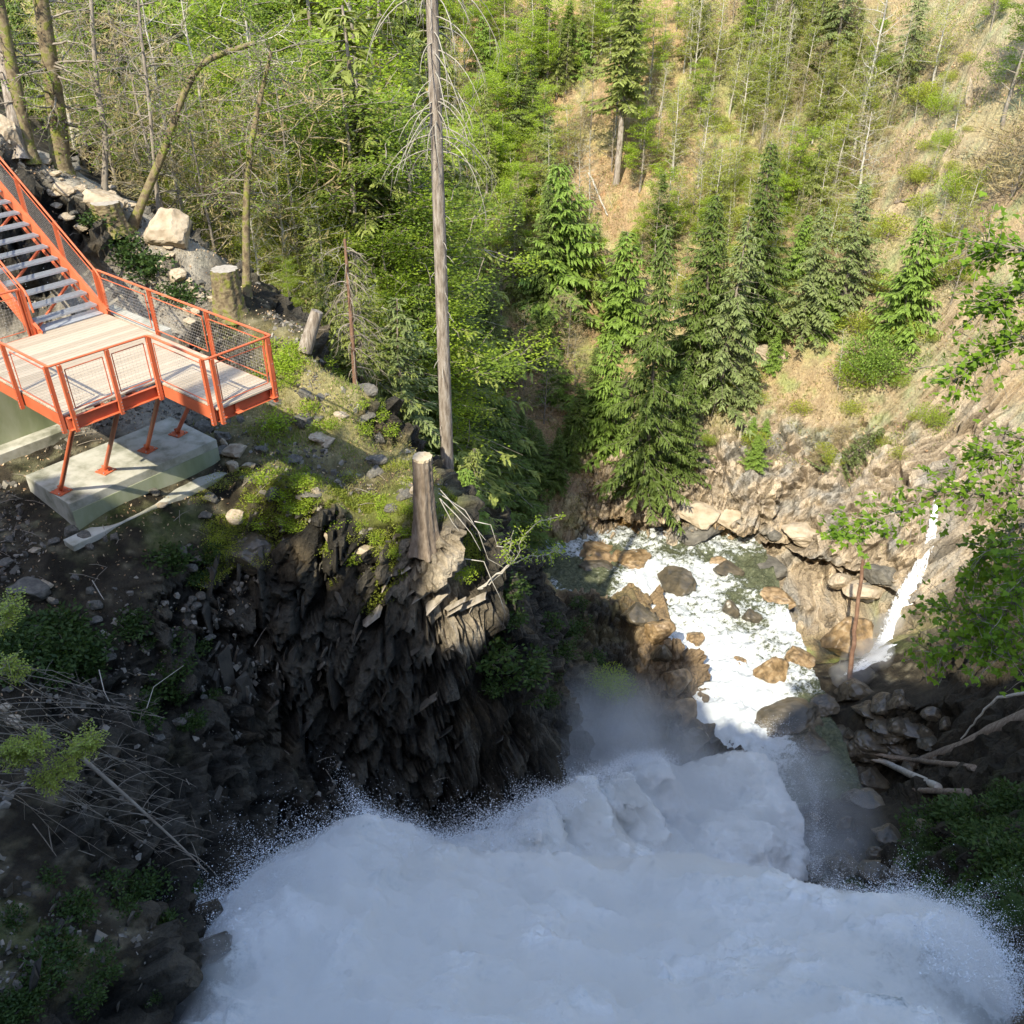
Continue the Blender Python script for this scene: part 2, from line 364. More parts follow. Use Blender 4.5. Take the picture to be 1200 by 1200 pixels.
# zone colours; the cliff lip carries painted sunlight
def C(*c): return np.array(c)
n_a = fbm(P * .22, 4, 71)[:, None]; n_b = fbm(P * 1.1, 4, 72)[:, None]; n_c = fbm(P * 3.5, 3, 73)[:, None]; n_d = fbm(P * .5, 4, 74)[:, None]
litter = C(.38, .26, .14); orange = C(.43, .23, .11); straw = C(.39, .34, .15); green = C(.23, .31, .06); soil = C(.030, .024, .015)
col = litter * (1 + .25 * n_c)
def over(c, b, m): m = np.clip(m, 0, 1); return c * (1 - m) + b * m
col = over(col, orange, sstep(.15, .5, n_b)); col = over(col, straw, sstep(.0, .45, n_d + .3 * n_c))
col = over(col, green, sstep(.1, .45, n_a + .45 * n_b) * .75)
dry = sstep(6, 14, P[:, 0] - .2 * (P[:, 1] - 60) + 3 * n_b[:, 0]); col = over(col, C(.38, .33, .17) * (1 + .35 * n_c), dry[:, None] * (.35 + .5 * n_d)); col = over(col, C(.27, .33, .10), dry[:, None] * sstep(.05, .4, n_b) * .8)
farslope = col
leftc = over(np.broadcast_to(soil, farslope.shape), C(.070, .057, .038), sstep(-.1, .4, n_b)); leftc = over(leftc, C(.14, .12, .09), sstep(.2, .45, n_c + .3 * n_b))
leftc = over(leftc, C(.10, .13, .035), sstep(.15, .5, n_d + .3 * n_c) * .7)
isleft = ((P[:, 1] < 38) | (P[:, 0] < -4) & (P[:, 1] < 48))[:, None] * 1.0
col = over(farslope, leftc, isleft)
# straw grass and moss on the sunny shoulders of the left bank
hx, hy = P[:, 0], P[:, 1]
sh1 = np.exp(-(((hx + 5.2) / 1.4) ** 2 + ((hy - 18.2) / 1.0) ** 2)); sh2 = np.exp(-(((hx + 2.6) / 1.4) ** 2 + ((hy - 18.7) / 1.1) ** 2)); sh3 = np.exp(-(((hx + 5) / 3.0) ** 2 + ((hy - 22.5) / 2.0) ** 2))
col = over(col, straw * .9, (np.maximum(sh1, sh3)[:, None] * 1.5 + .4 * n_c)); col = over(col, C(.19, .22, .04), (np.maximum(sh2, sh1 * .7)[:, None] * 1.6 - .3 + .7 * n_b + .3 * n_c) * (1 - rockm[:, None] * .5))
scree = sstep(-8, -10, hx) * sstep(20.5, 22, hy) * (hy < 30)
col = over(col, C(.40, .36, .29), (scree[:, None] * 1.2 + .3 * n_c))
rc = np.broadcast_to(C(.064, .057, .044), col.shape) * (1 + 1.3 * (cidfull[:, None] - .5)) ; rc = over(rc, C(.13, .10, .06), sstep(.1, .5, n_d)); rc = rc * (.45 + .55 * crk[:, None])
rcs = np.broadcast_to(C(.46, .37, .26), col.shape) * (1 + .6 * (cidfull[:, None] - .5)); rcs = over(rcs, C(.36, .33, .28), sstep(-.1, .4, n_b))
ochre = sstep(-31.5, -33.5, P[:, 2])[:, None] * sstep(-.15, .4, n_d + .2 * n_b) * sstep(17, 12, P[:, 0])[:, None]; rcs = over(rcs, C(.42, .25, .07), ochre); rcs = rcs * (.6 + .4 * crk[:, None])
isfarrock = sstep(39, 42, P[:, 1] + (P[:, 0] > 9) * 1.0)[:, None]
rc = over(rc, rcs, isfarrock)
oc = (outcrop * sstep(30.2, 31.5, hy) * sstep(5.6, 6.8, hx))[:, None]; rc = over(rc, C(.27, .19, .11), oc)
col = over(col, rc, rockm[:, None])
lip = np.exp(-(((hx + 1.2) / 1.6) ** 2 + ((hy - 18.0) / .55) ** 2)) * (P[:, 2] > -16); col = over(col, C(.44, .37, .27) * (1 + .6 * (cidfull[:, None] - .5)) * (.5 + .5 * crk[:, None]), lip[:, None] * 1.6 - .2)  # sunlight on the cliff lip painted in as paler rock
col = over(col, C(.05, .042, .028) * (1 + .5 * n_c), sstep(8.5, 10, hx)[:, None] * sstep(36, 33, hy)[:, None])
col = over(col, C(.06, .11, .025), sstep(-.1, .4, n_b) * sstep(9.5, 11, hx)[:, None] * sstep(24, 21, hy)[:, None] * .9)
col = np.clip(col, .01, .8)
nx, ny = shp[1], shp[0]
ii = (np.arange(ny - 1)[:, None] * nx + np.arange(nx - 1)[None]).ravel()
F = np.stack([ii, ii + 1, ii + nx + 1, ii + nx], 1)
fc = (rockm[F].mean(1) > .3)
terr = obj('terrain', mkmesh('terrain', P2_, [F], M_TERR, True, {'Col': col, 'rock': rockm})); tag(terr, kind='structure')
terr.data.polygons.foreach_set('use_smooth', ~fc)
TZ = P2_[:, 2].reshape(shp)
def ground(x, y):
    x = np.atleast_1d(x).astype(float); y = np.atleast_1d(y).astype(float)
    i = np.clip(np.searchsorted(gx, x) - 1, 0, nx - 2); j = np.clip(np.searchsorted(gy, y) - 1, 0, ny - 2)
    fx = (x - gx[i]) / (gx[i + 1] - gx[i]); fy = (y - gy[j]) / (gy[j + 1] - gy[j])
    return TZ[j, i] * (1 - fx) * (1 - fy) + TZ[j, i + 1] * fx * (1 - fy) + TZ[j + 1, i] * (1 - fx) * fy + TZ[j + 1, i + 1] * fx * fy
def gnormal(x, y, e=.25):
    zx = (ground(x + e, y) - ground(x - e, y)) / (2 * e); zy = (ground(x, y + e) - ground(x, y - e)) / (2 * e)
    n = np.stack([-zx, -zy, np.ones_like(zx)], -1); return n / np.linalg.norm(n, axis=-1, keepdims=True)
def on(px, py):
    """where the sight line through this point of the photo meets the ground"""
    r = ray(px, py); Yl = np.linspace(4, 135, 4000); Q = r[None] * (Yl / r[1])[:, None]
    h = ground(Q[:, 0], Q[:, 1]); k = int(np.argmax(Q[:, 2] < h)); return np.array([Q[k, 0], Q[k, 1], h[k]])

# ------------------------------------------------------------------ water
def rbf(pts, c2=.6, lam=.01):
    pts = np.array(pts); d = np.hypot(pts[:, None, 0] - pts[None, :, 0], pts[:, None, 1] - pts[None, :, 1]); n = len(pts)
    M = np.block([[-np.sqrt(d ** 2 + c2) + lam * np.eye(n), np.ones((n, 1))], [np.ones((1, n)), np.zeros((1, 1))]])
    w = np.linalg.solve(M, np.append(pts[:, 2], 0))
    def f(x, y):
        sh = x.shape; x = x.ravel(); y = y.ravel()
        return (-np.sqrt((x[:, None] - pts[None, :, 0]) ** 2 + (y[:, None] - pts[None, :, 1]) ** 2 + c2) @ w[:n] + w[n]).reshape(sh)
    return f
WZ = -34.0
def water_mat():
    m, t, b = newmat('river_water')
    at = t.nodes.new('ShaderNodeAttribute'); at.attribute_name = 'foam'
    n = noise_node(t, 1.6, 9, .78, stretch=(1.0, 1.6, 1, 0, 0, .9)); n2 = noise_node(t, 6, 6, .7)
    a = mathn(t, 'ADD', at.outputs['Fac'], mathn(t, 'MULTIPLY', mathn(t, 'SUBTRACT', n.outputs[0], .5), 3.0))
    a = mathn(t, 'ADD', a, mathn(t, 'MULTIPLY', mathn(t, 'SUBTRACT', n2.outputs[0], .5), 1.2))
    fac = ramp(t, a, [(.30, (0, 0, 0)), (.5, (.55, .55, .55)), (.75, (1, 1, 1))])
    g = ramp(t, n2.outputs[0], [(.3, (.045, .055, .028)), (.55, (.12, .13, .07)), (.75, (.24, .23, .13))])
    c = mix(t, g.outputs[0], (.74, .77, .77), fac.outputs[0]); t.links.new(c, b.inputs['Base Color'])
    rr = mix(t, (.08, .08, .08), (.7, .7, .7), fac.outputs[0]); t.links.new(rr, b.inputs['Roughness'])
    p = bump(t, b, n.outputs[0], .25, .8); bump(t, b, n2.outputs[0], .06, .8, p); return m
x = np.arange(-34, 16.5, .11); y = np.arange(25, 66, .10); RX, RY = np.meshgrid(x, y); Q = np.stack([RX.ravel(), RY.ravel(), np.zeros(RX.size)], 1)
rap = np.clip(1 - np.abs(fbm(Q * np.array([.55, .8, 1]), 4, 90)) * 2.2, 0, 1)
rz = WZ + .45 * (rap - .5) + .2 * (1 - 2 * np.abs(fbm(Q * 1.5, 3, 91))) + .07 * fbm(Q * 5, 2, 92)
fo = .50 + .25 * fbm(Q * .35, 3, 93)
def gz(px, py, r): p = atZ(px, py, WZ); return np.exp(-((Q[:, 0] - p[0]) ** 2 + (Q[:, 1] - p[1]) ** 2) / r ** 2)
for px, py, r, a in [(940, 690, 2.2, -1.1), (890, 668, 1.5, -.9), (985, 715, 1.5, -.9), (690, 682, 1.5, -1.2), (655, 668, 1.2, -.9), (720, 650, 1.0, -.5), (790, 648, .8, -.5), (830, 655, .8, -.6), (860, 700, .8, -.5), (1010, 930, 3.0, -1.5), (1000, 870, 2.4, -1.3), (650, 715, 1.5, .5), (760, 690, 2.0, .6), (830, 780, 3, .5), (860, 850, 4, .8), (950, 820, 1.3, -.4), (840, 665, .9, .6), (930, 730, 1.3, .5)]: fo = fo + a * gz(px, py, r)  # thinner foam paints the shade of the left bend as dark water
i2 = (np.arange(RX.shape[0] - 1)[:, None] * RX.shape[1] + np.arange(RX.shape[1] - 1)[None]).ravel(); F = np.stack([i2, i2 + 1, i2 + RX.shape[1] + 1, i2 + RX.shape[1]], 1)
Q[:, 2] = rz; tag(obj('river', mkmesh('river', Q, [F], water_mat(), True, {'foam': fo})), kind='structure')

def foam_mat(name):
    m, t, b = newmat(name)
    at = t.nodes.new('ShaderNodeAttribute'); at.attribute_name = 'foam'
    n = noise_node(t, 1.1, 9, .72); n2 = noise_node(t, 9, 5, .8)
    a = mathn(t, 'ADD', at.outputs['Fac'], mathn(t, 'MULTIPLY', mathn(t, 'SUBTRACT', n.outputs[0], .5), 2.2))
    a = mathn(t, 'ADD', a, mathn(t, 'MULTIPLY', mathn(t, 'SUBTRACT', n2.outputs[0], .5), 1.0))
    r = ramp(t, a, [(.04, (.16, .18, .17)), (.3, (.72, .75, .74)), (.55, (.93, .92, .87)), (1, (.97, .95, .90))])
    t.links.new(r.outputs[0], b.inputs['Base Color']); b.inputs['Roughness'].default_value = .75; b.inputs['Specular IOR Level'].default_value = .2
    n4 = noise_node(t, 26, 4, .8); p = bump(t, b, n.outputs[0], .2, .5); p = bump(t, b, n2.outputs[0], .07, .7, p); bump(t, b, n4.outputs[0], .03, .9, p); return m
M_FOAM = foam_mat('white_water')
FL = [(205, 1140, 9.3), (235, 1105, 10.1), (262, 1080, 10.6), (330, 1020, 11.8), (430, 972, 13.2), (470, 985, 14.0), (520, 1000, 15.0), (560, 988, 15.9), (600, 968, 16.8), (640, 946, 17.8), (690, 922, 20.4), (740, 900, 24.0), (775, 893, 26.6)]
FM = [(590, 1016, 14.0), (640, 1020, 14.5), (720, 1024, 15), (800, 1014, 15.3), (900, 1040, 14.8)]
FR = [(950, 1070, 13.8), (1000, 1072, 13.2), (1060, 1066, 12.6), (1125, 1090, 11.4), (1165, 1140, 9.9), (1175, 1195, 8.8)]
def dense(L_): A = np.array(L_, float); k = np.linspace(0, len(A) - 1, (len(A) - 1) * 3 + 1); i = np.minimum(k.astype(int), len(A) - 2); return [tuple(q) for q in A[i] + (A[i + 1] - A[i]) * (k - i)[:, None]]
FL, FM, FR = dense(FL), dense(FM), dense(FR)
def outward(L_):
    E_ = np.array([atY(*e) for e in L_]); T_ = np.gradient(E_[:, :2], axis=0); n_ = np.stack([-T_[:, 1], T_[:, 0]], 1); return E_, n_ / np.linalg.norm(n_, axis=1, keepdims=True)
fp = []
for gi, grp in enumerate((FL, FM, FR)):
    for e, dr in zip(*outward(grp)):
        fp.append(e)
        if gi == 1: fp.append(np.array([*(e[:2] + dr * .9), e[2] - 2.2])); continue
        fp.append(np.array([*(e[:2] + dr * .7), e[2] - 3.2])); fp.append(np.array([*(e[:2] + dr * 1.7), -37]))
for px, py, Yq in [(300, 1100, 9.8), (250, 1190, 8.2), (400, 1050, 11), (400, 1190, 8.2), (600, 1190, 8.4), (600, 1100, 10.8), (600, 1050, 12.6), (750, 1070, 12.6), (800, 1190, 8.8), (900, 1100, 11.3), (1000, 1110, 10.8), (1100, 1180, 9), (480, 1030, 12.2), (560, 1004, 15.6), (620, 990, 17.4), (650, 972, 17.6), (700, 950, 20.2), (680, 1000, 17.4)]: fp.append(atY(px, py, Yq))
for px, py, Yq in [(740, 925, 23.6), (780, 908, 26.4), (830, 905, 27.8), (860, 890, 29.2), (930, 900, 28.5), (940, 960, 24.8), (930, 1020, 22), (850, 950, 25.4), (800, 1000, 21.8), (700, 990, 21.4),  (760, 950, 24), (860, 1000, 22)]: fp.append(atY(px, py, Yq))
for px, py, Yq in [(770, 870, 29.3), (990, 900, 28.5), (985, 960, 24.8), (980, 1020, 22), (860, 850, 31), (940, 860, 30.5)]: e = atY(px, py, Yq); e[2] = min(e[2], WZ) - 1.2; fp.append(e)
for x_, y_, z_ in [(-3, 4.5, -13.8), (1, 4.0, -13.2), (5, 4.5, -13.8), (8.5, 5, -15), (-6.5, 6, -16)]: fp.append(np.array([x_, y_, z_]))
ff0 = rbf(fp, .25, .004)
spt = [q for q in fp if q[2] > -31.8 or q[1] > 22]; spt = np.array([q for q in spt if q[2] > -33.2 and not (q[1] < 21 and q[2] < -24.5)])
def ff(x_, y_):
    z_ = ff0(x_, y_); a_ = x_.ravel(); b_ = y_.ravel(); w_ = 1 / ((a_[:, None] - spt[None, :, 0]) ** 2 + (b_[:, None] - spt[None, :, 1]) ** 2 + .35) ** 1.6
    cap = ((w_ @ spt[:, 2]) / w_.sum(1)).reshape(x_.shape) + .5; k_ = sstep(14.0, 15.5, y_) * sstep(-3.0, -1.8, x_); return z_ * (1 - k_) + np.minimum(z_, cap) * k_
x = np.arange(-8.5, 12, .065); y = np.arange(4, 32, .055); FX, FY = np.meshgrid(x, y); fz = ff(FX, FY)
gy_, gx_ = np.gradient(fz, y, x); Nf = np.stack([-gx_, -gy_, np.ones_like(gx_)], -1); Nf /= np.linalg.norm(Nf, axis=-1, keepdims=True)
PF = np.stack([FX, FY, fz], -1).reshape(-1, 3); Nf = Nf.reshape(-1, 3)
bil = (1 - np.abs(fbm(PF * .55, 4, 100)) * 2) * .55 + (1 - np.abs(fbm(PF * 1.9, 3, 101)) * 2) * .14 + (1 - np.abs(fbm(PF * 6, 3, 102)) * 2) * .06 + fbm(PF * 14, 2, 103) * .035
PF = PF + Nf * (bil - .35)[:, None]
keep = PF[:, 2] > -35.2
fm = .72 + 0 * PF[:, 0]
for px, py, Yq, r, a in [(190, 1170, 8.6, 1.0, -1.0), (1070, 1150, 9.6, 1.1, -.42), (1150, 1195, 8.7, .6, -.6), (1000, 1190, 8.5, 1.0, -.3), (250, 1150, 8.8, .6, -.4)]:
    e = atY(px, py, Yq); fm += a * np.exp(-((PF[:, 0] - e[0]) ** 2 + (PF[:, 1] - e[1]) ** 2) / r ** 2)
nfx = len(x); i2 = (np.arange(len(y) - 1)[:, None] * nfx + np.arange(nfx - 1)[None]).ravel(); F = np.stack([i2, i2 + 1, i2 + nfx + 1, i2 + nfx], 1); F = F[keep[F].any(1)]
fall = obj('waterfall', mkmesh('waterfall', PF, [F], M_FOAM, True, {'foam': fm})); tag(fall, kind='structure')
# flying drops, thickest where the jet breaks up at its rims
TET = np.array([[1, 1, 1], [1, -1, -1], [-1, 1, -1], [-1, -1, 1]]) * .6; TF = np.array([[0, 1, 2], [0, 3, 1], [0, 2, 3], [1, 3, 2]])
def specks(C, s):
    n = len(C); rr = rng.normal(size=(n, 3, 3)); q, _ = np.linalg.qr(rr); st = rng.uniform(.5, 1.6, (n, 1, 3))
    V = (TET[None] * st) @ q * s[:, None, None] + C[:, None]; return V.reshape(-1, 3), (np.arange(n)[:, None, None] * 4 + TF[None]).reshape(-1, 3)
Cs = []; Ss = []
def edge_drops(edge, n, out, up, smin, smax, back=1.5):
    E3, NO = outward(edge); k = rng.uniform(0, len(E3) - 1, n); i = k.astype(int); B = E3[i] + (E3[np.minimum(i + 1, len(E3) - 1)] - E3[i]) * (k - i)[:, None]
    lump = .5 + .8 * np.abs(np.sin(k * 1.7) * np.sin(k * .77 + 1))
    dr = np.column_stack([NO[i], np.zeros(n)])
    e = rng.exponential(.24, n) * lump; bk = rng.uniform(-back, 0, n); w = rng.random(n) < .45
    t = np.where(w, bk, e * out)
    Pn = B + dr * t[:, None]; Pn[:, 2] += np.where(w, rng.uniform(0, .5, n) + .35, .25 + e * up - .5 * (e * out) ** 2 * .3) + rng.normal(0, .12, n)
    Pn += rng.normal(0, .08, (n, 3)); Cs.append(Pn); Ss.append(rng.uniform(smin, smax, n) * np.where(rng.random(n) < .06, 1.9, 1) * np.exp(-e * .3))
edge_drops(FL[:22], 60000, 1.2, 1.1, .004, .0125)
edge_drops(FL[21:], 34000, 1.0, .9, .006, .016, .9)
edge_drops(FM, 26000, 1.0, .9, .004, .011)
edge_drops(dense([(880, 858, 31), (935, 888, 28.8), (950, 930, 26.4), (952, 985, 23.6), (950, 1035, 21.2)]), 16000, 1.8, .6, .006, .014, 1.6)
edge_drops(FR, 60000, 1.1, .9, .004, .0125)
sel = rng.choice(len(PF), 90000); selP = PF[sel]; selP = selP[(selP[:, 2] > -33)]; Cs.append(selP + np.abs(rng.normal(0, .16, (len(selP), 1))) * np.array([0, 0, 1]) + rng.normal(0, .05, (len(selP), 3))); Ss.append(rng.uniform(.004, .010, len(selP)) * np.where(selP[:, 1] > 18, 1.5, 1))
V, F = specks(np.vstack(Cs), np.concatenate(Ss)); M_DROP = simple('water_drops', [(0, (.8, .83, .86)), (1, (.9, .92, .94))], 1, .3, 0)
tag(obj('water_spray', mkmesh('water_spray', V, [F], M_DROP)), 'cloud of flying white drops thrown up round the foot of the waterfall', 'spray', kind='stuff')

def mist(name, c, r, dens, nscale, sharp, label, lo=.38, hi=.62):
    bpy_m = bpy.data.materials.new(name); bpy_m.use_nodes = True; t = bpy_m.node_tree; t.nodes.remove(t.nodes['Principled BSDF'])
    v = t.nodes.new('ShaderNodeVolumePrincipled'); v.inputs['Color'].default_value = (.93, .95, .98, 1); v.inputs['Anisotropy'].default_value = .2
    t.links.new(v.outputs[0], t.nodes['Material Output'].inputs['Volume'])
    tc = t.nodes.new('ShaderNodeTexCoord'); ln = t.nodes.new('ShaderNodeVectorMath'); ln.operation = 'LENGTH'; t.links.new(tc.outputs['Object'], ln.inputs[0])
    fall_ = ramp(t, ln.outputs['Value'], [(.0, (1, 1, 1)), (sharp, (.7, .7, .7)), (.97, (0, 0, 0))])
    n = noise_node(t, nscale, 4, .6); nr = ramp(t, n.outputs[0], [(lo, (0, 0, 0)), (hi, (1, 1, 1))])
    t.links.new(mathn(t, 'MULTIPLY', mathn(t, 'MULTIPLY', fall_.outputs[0], nr.outputs[0]), dens), v.inputs['Density'])
    u = np.linspace(0, 2 * math.pi, 25)[:-1]; w = np.linspace(-math.pi / 2, math.pi / 2, 13)
    V = np.array([[math.cos(b) * math.cos(a), math.cos(b) * math.sin(a), math.sin(b)] for b in w for a in u]); n_ = len(u)
    F = [[i * n_ + j, i * n_ + (j + 1) % n_, (i + 1) * n_ + (j + 1) % n_, (i + 1) * n_ + j] for i in range(12) for j in range(n_)]
    o = obj('mist', mkmesh('mist', V, [np.array(F)], bpy_m)); o.location = c; o.scale = r; tag(o, label, 'mist', kind='stuff'); return o
mist('mist', (3.6, 25.6, -31.6), (7.2, 7.6, 4.8), .8, 1.6, .5, 'soft white mist hanging over the foot of the waterfall where the stream leaves it')
mist('mist', tuple(atY(940, 965, 24.6)), (3.6, 4.6, 3.2), .6, 1.2, .5, 'pale mist curling off the right rim of the lower plume')
# puffs of fine spray: closed rounded clouds of even density that thin out at their rims
def puffs(name, spots, dens, label):
    m = bpy.data.materials.new(name); m.use_nodes = True; t = m.node_tree; t.nodes.remove(t.nodes['Principled BSDF']); v = t.nodes.new('ShaderNodeVolumePrincipled'); v.inputs['Color'].default_value = (.97, .97, .96, 1); v.inputs['Density'].default_value = dens; v.inputs['Anisotropy'].default_value = .3
    t.links.new(v.outputs[0], t.nodes['Material Output'].inputs['Volume']); mb = MB(); na, nb_ = 20, 12
    a = np.linspace(0, 2 * math.pi, na + 1)[:-1]; b = np.linspace(-math.pi / 2, math.pi / 2, nb_ + 1); S = np.array([[math.cos(q) * math.cos(p), math.cos(q) * math.sin(p), math.sin(q)] for q in b for p in a])
    F_ = [[i * na + j, i * na + (j + 1) % na, (i + 1) * na + (j + 1) % na, (i + 1) * na + j] for i in range(nb_) for j in range(na)]
    for c, r_ in spots: V_ = S * (1 + .30 * fbm(S * 1.6 + c, 3, 7))[:, None] * r_ + c; mb.add(V_, F_)
    tag(mb.build('mist', m, None, True), label, 'mist', kind='stuff')
r = np.random.default_rng(12); sp_ = []
def along(L_, n, back, rad, jit):
    E3 = np.array([atY(*e) for e in L_])
    for k in np.linspace(0, len(L_) - 1.001, n): i = int(k); B_ = E3[i] + (E3[i + 1] - E3[i]) * (k - i); dr = B_ - np.array([1.5, 4, B_[2]]); dr /= np.linalg.norm(dr); sp_.append((B_ - dr * back * r.uniform(.6, 1.4) + r.normal(0, jit, 3) + [0, 0, -.2], np.array([1, 1, .8]) * rad * r.uniform(.7, 1.3)))
vx = np.arange(-8, 11.5, .3); vy = np.arange(4.5, 31, .3); VX, VY = np.meshgrid(vx, vy); vz = ff(VX, VY)
vz = sum(np.roll(np.roll(vz, a_, 0), b_, 1) for a_ in (-1, 0, 1) for b_ in (-1, 0, 1)) / 9
VP = np.stack([VX, VY, vz], -1).reshape(-1, 3); top = VP + np.array([0, 0, 1]) * (.62 + .5 * fbm(VP * .6, 3, 150) + .25 * fbm(VP * 2.2, 2, 151))[:, None]; bot = VP - [0, 0, 1.2]
nvx = len(vx); nvy = len(vy); i2 = (np.arange(nvy - 1)[:, None] * nvx + np.arange(nvx - 1)[None]).ravel(); q4 = np.stack([i2, i2 + 1, i2 + nvx + 1, i2 + nvx], 1); nv = nvx * nvy
rim = list(range(nvx)) + [k * nvx + nvx - 1 for k in range(1, nvy)] + [nv - 1 - k for k in range(1, nvx)] + [k * nvx for k in range(nvy - 2, 0, -1)]
sides = np.array([[rim[(k + 1) % len(rim)], rim[k], rim[k] + nv, rim[(k + 1) % len(rim)] + nv] for k in range(len(rim))])
mv = bpy.data.materials.new('spray_veil'); mv.use_nodes = True; t = mv.node_tree; t.nodes.remove(t.nodes['Principled BSDF']); v = t.nodes.new('ShaderNodeVolumePrincipled'); v.inputs['Color'].default_value = (.98, .98, .97, 1); v.inputs['Density'].default_value = 1.1; v.inputs['Anisotropy'].default_value = .2; t.links.new(v.outputs[0], t.nodes['Material Output'].inputs['Volume'])
tag(obj('mist', mkmesh('mist', np.vstack([top, bot]), [q4, q4[:, ::-1] + nv, sides], mv, True)), 'veil of fine white spray lying over the whole plunging waterfall', 'mist', kind='stuff')

puffs('spray_cloud', [(on(1015, 775) + [0, -.4, .5], np.array([1.5, 1.2, 1.3])), (on(1035, 745) + [0, -.4, .6], np.array([1.1, .9, 1.4])), (on(995, 795) + [0, -.3, .4], np.array([1.3, 1.0, .9]))], .5, 'small puff of spray at the foot of the side waterfall')

# small side fall coming down the right cliff
sp_px = [(1094, 585), (1090, 615), (1086, 640), (1074, 665), (1062, 690), (1052, 715), (1046, 740), (1030, 765), (1005, 790)]
sw = [.4, .7, .9, 1.4, 1.9, 2.2, 2.5, 3.2, 4.0]
rows = []
for (px, py), w_ in zip(sp_px, sw):
    q = on(px, py); rows.append((q, w_))
rows = [rows[0]] + rows
B = np.array([q for q, _ in rows]); Wd = np.array([w for _, w in rows]); tt = np.linspace(0, len(B) - 1, 120); ki = np.minimum(tt.astype(int), len(B) - 2); fr = (tt - ki)[:, None]
Ctr = B[ki] * (1 - fr) + B[ki + 1] * fr; Ctr = np.array([Ctr[max(0, i - 6):i + 7].mean(0) for i in range(120)]); ww = Wd[ki] * (1 - fr[:, 0]) + Wd[ki + 1] * fr[:, 0]
ac = np.linspace(-.5, .5, 24); G = Ctr[:, None] + ac[None, :, None] * ww[:, None, None] * np.array([.95, .3, 0])[None, None]
G = G.reshape(-1, 3); gg = ground(G[:, 0], G[:, 1]); G[:, 2] = np.maximum(G[:, 2], np.minimum(gg, G[:, 2] + 1.2)) + .22 + .10 * fbm(G * np.array([4, 4, 1]), 3, 110) - .25 * np.abs(np.tile(ac, 120)) ** 2 * 4
G[:, 1] -= .25
i2 = (np.arange(119)[:, None] * 24 + np.arange(23)[None]).ravel(); F = np.stack([i2, i2 + 1, i2 + 25, i2 + 24], 1)
edgef = np.tile(1 - (np.abs(ac) * 2) ** 2 * 1.1, 120)
def side_mat():
    m, t, b = newmat('side_fall_water'); at = t.nodes.new('ShaderNodeAttribute'); at.attribute_name = 'foam'
    n = noise_node(t, 3.0, 8, .75, stretch=(2.4, 2.4, .35))
    a = mathn(t, 'ADD', mathn(t, 'MULTIPLY', at.outputs['Fac'], .8), mathn(t, 'MULTIPLY', mathn(t, 'SUBTRACT', n.outputs[0], .5), 3.2))
    al = ramp(t, a, [(.25, (0, 0, 0)), (.55, (1, 1, 1))]); b.inputs['Base Color'].default_value = (.86, .88, .9, 1); t.links.new(al.outputs[0], b.inputs['Alpha']); b.inputs['Roughness'].default_value = .6; return m
tag(obj('side_waterfall', mkmesh('side_waterfall', G, [F], side_mat(), True, {'foam': edgef})), 'thin white side waterfall sliding down the tan cliff behind the leaning pole', 'waterfall')

MARKS_T = [('the curved mossy trunk', 210, 150), ('the top of the stair', 30, 190), ('the pale square boulder', 195, 265), ('the old weathered stump', 268, 335), ('the tall bare trunk', 512, 230), ('the slender spruce', 720, 120), ('the white bare stems', 812, 60), ('the branched bare tree', 1000, 90),
         ('the lone young spruce', 1058, 320), ('the tallest dark spruce', 755, 430), ('the cracked pale rock', 905, 415), ('the sunlit spreading spruce', 650, 270), ('the corner crag', 1155, 100), ('the dark gully', 590, 470), ('the sawn log', 370, 390), ('the drooping bare tree', 1000, 215)]
MARKS_R = [('the plinth', 140, 560), ('the retaining wall', 25, 510), ('the flat grey rock', 30, 692), ('the yellow green sprigs', 60, 890), ('the single pale stone', 298, 635), ('the stair rail', 90, 270), ('the pale square boulder', 198, 285), ('the slanting pale rock', 118, 238), ('the sawn stump', 500, 600), ('the platform tip', 300, 480), ('the leaning pole', 1003, 730), ('the side waterfall', 1060, 690),
         ('the tallest dark spruce', 755, 570), ('the straight log', 1035, 905), ('the crosswise wet boulder', 930, 850), ('the grey branch', 1160, 840), ('the shaded ledge', 980, 1010), ('the dead sapling', 170, 950)]
def rel(px, py, marks):
    n_, x_, y_ = min(marks, key=lambda m: (m[1] - px) ** 2 + (m[2] - py) ** 2); dx, dy = px - x_, py - y_; d = math.hypot(dx, dy); far_ = 'just ' if d < 32 else ('' if d < 80 else 'well ')
    if abs(dx) > 2 * abs(dy): w = 'right of' if dx > 0 else 'left of'
    elif abs(dy) > 2 * abs(dx): w = 'below' if dy > 0 else 'above'
    else: w = ('lower' if dy > 0 else 'upper') + (' right of' if dx > 0 else ' left of')
    return far_ + w + ' ' + n_
# ------------------------------------------------------------------ rocks
M_ROCKG = simple('grey_rock', [(.25, (.065, .06, .05)), (.5, (.13, .12, .10)), (.75, (.23, .21, .17))], 3, .85, .03)
M_ROCKT = simple('tan_rock', [(.25, (.24, .18, .11)), (.5, (.42, .34, .24)), (.75, (.52, .45, .34))], 2.5, .85, .03)
M_OCHRE = simple('wet_ochre_rock', [(.3, (.07, .05, .03)), (.45, (.19, .125, .06)), (.57, (.32, .215, .11)), (.72, (.42, .33, .21))], 2.6, .4, .08, 9, spec=.5)
M_WET = simple('wet_dark_rock', [(.3, (.05, .045, .035)), (.55, (.11, .09, .06)), (.8, (.2, .16, .10))], 2.0, .35, .04, spec=.5)
M_SLAB = simple('slate_slab', [(.25, (.10, .09, .08)), (.5, (.20, .185, .165)), (.78, (.34, .32, .29))], 2.2, .8, .02, stretch=(3, 1, 1))
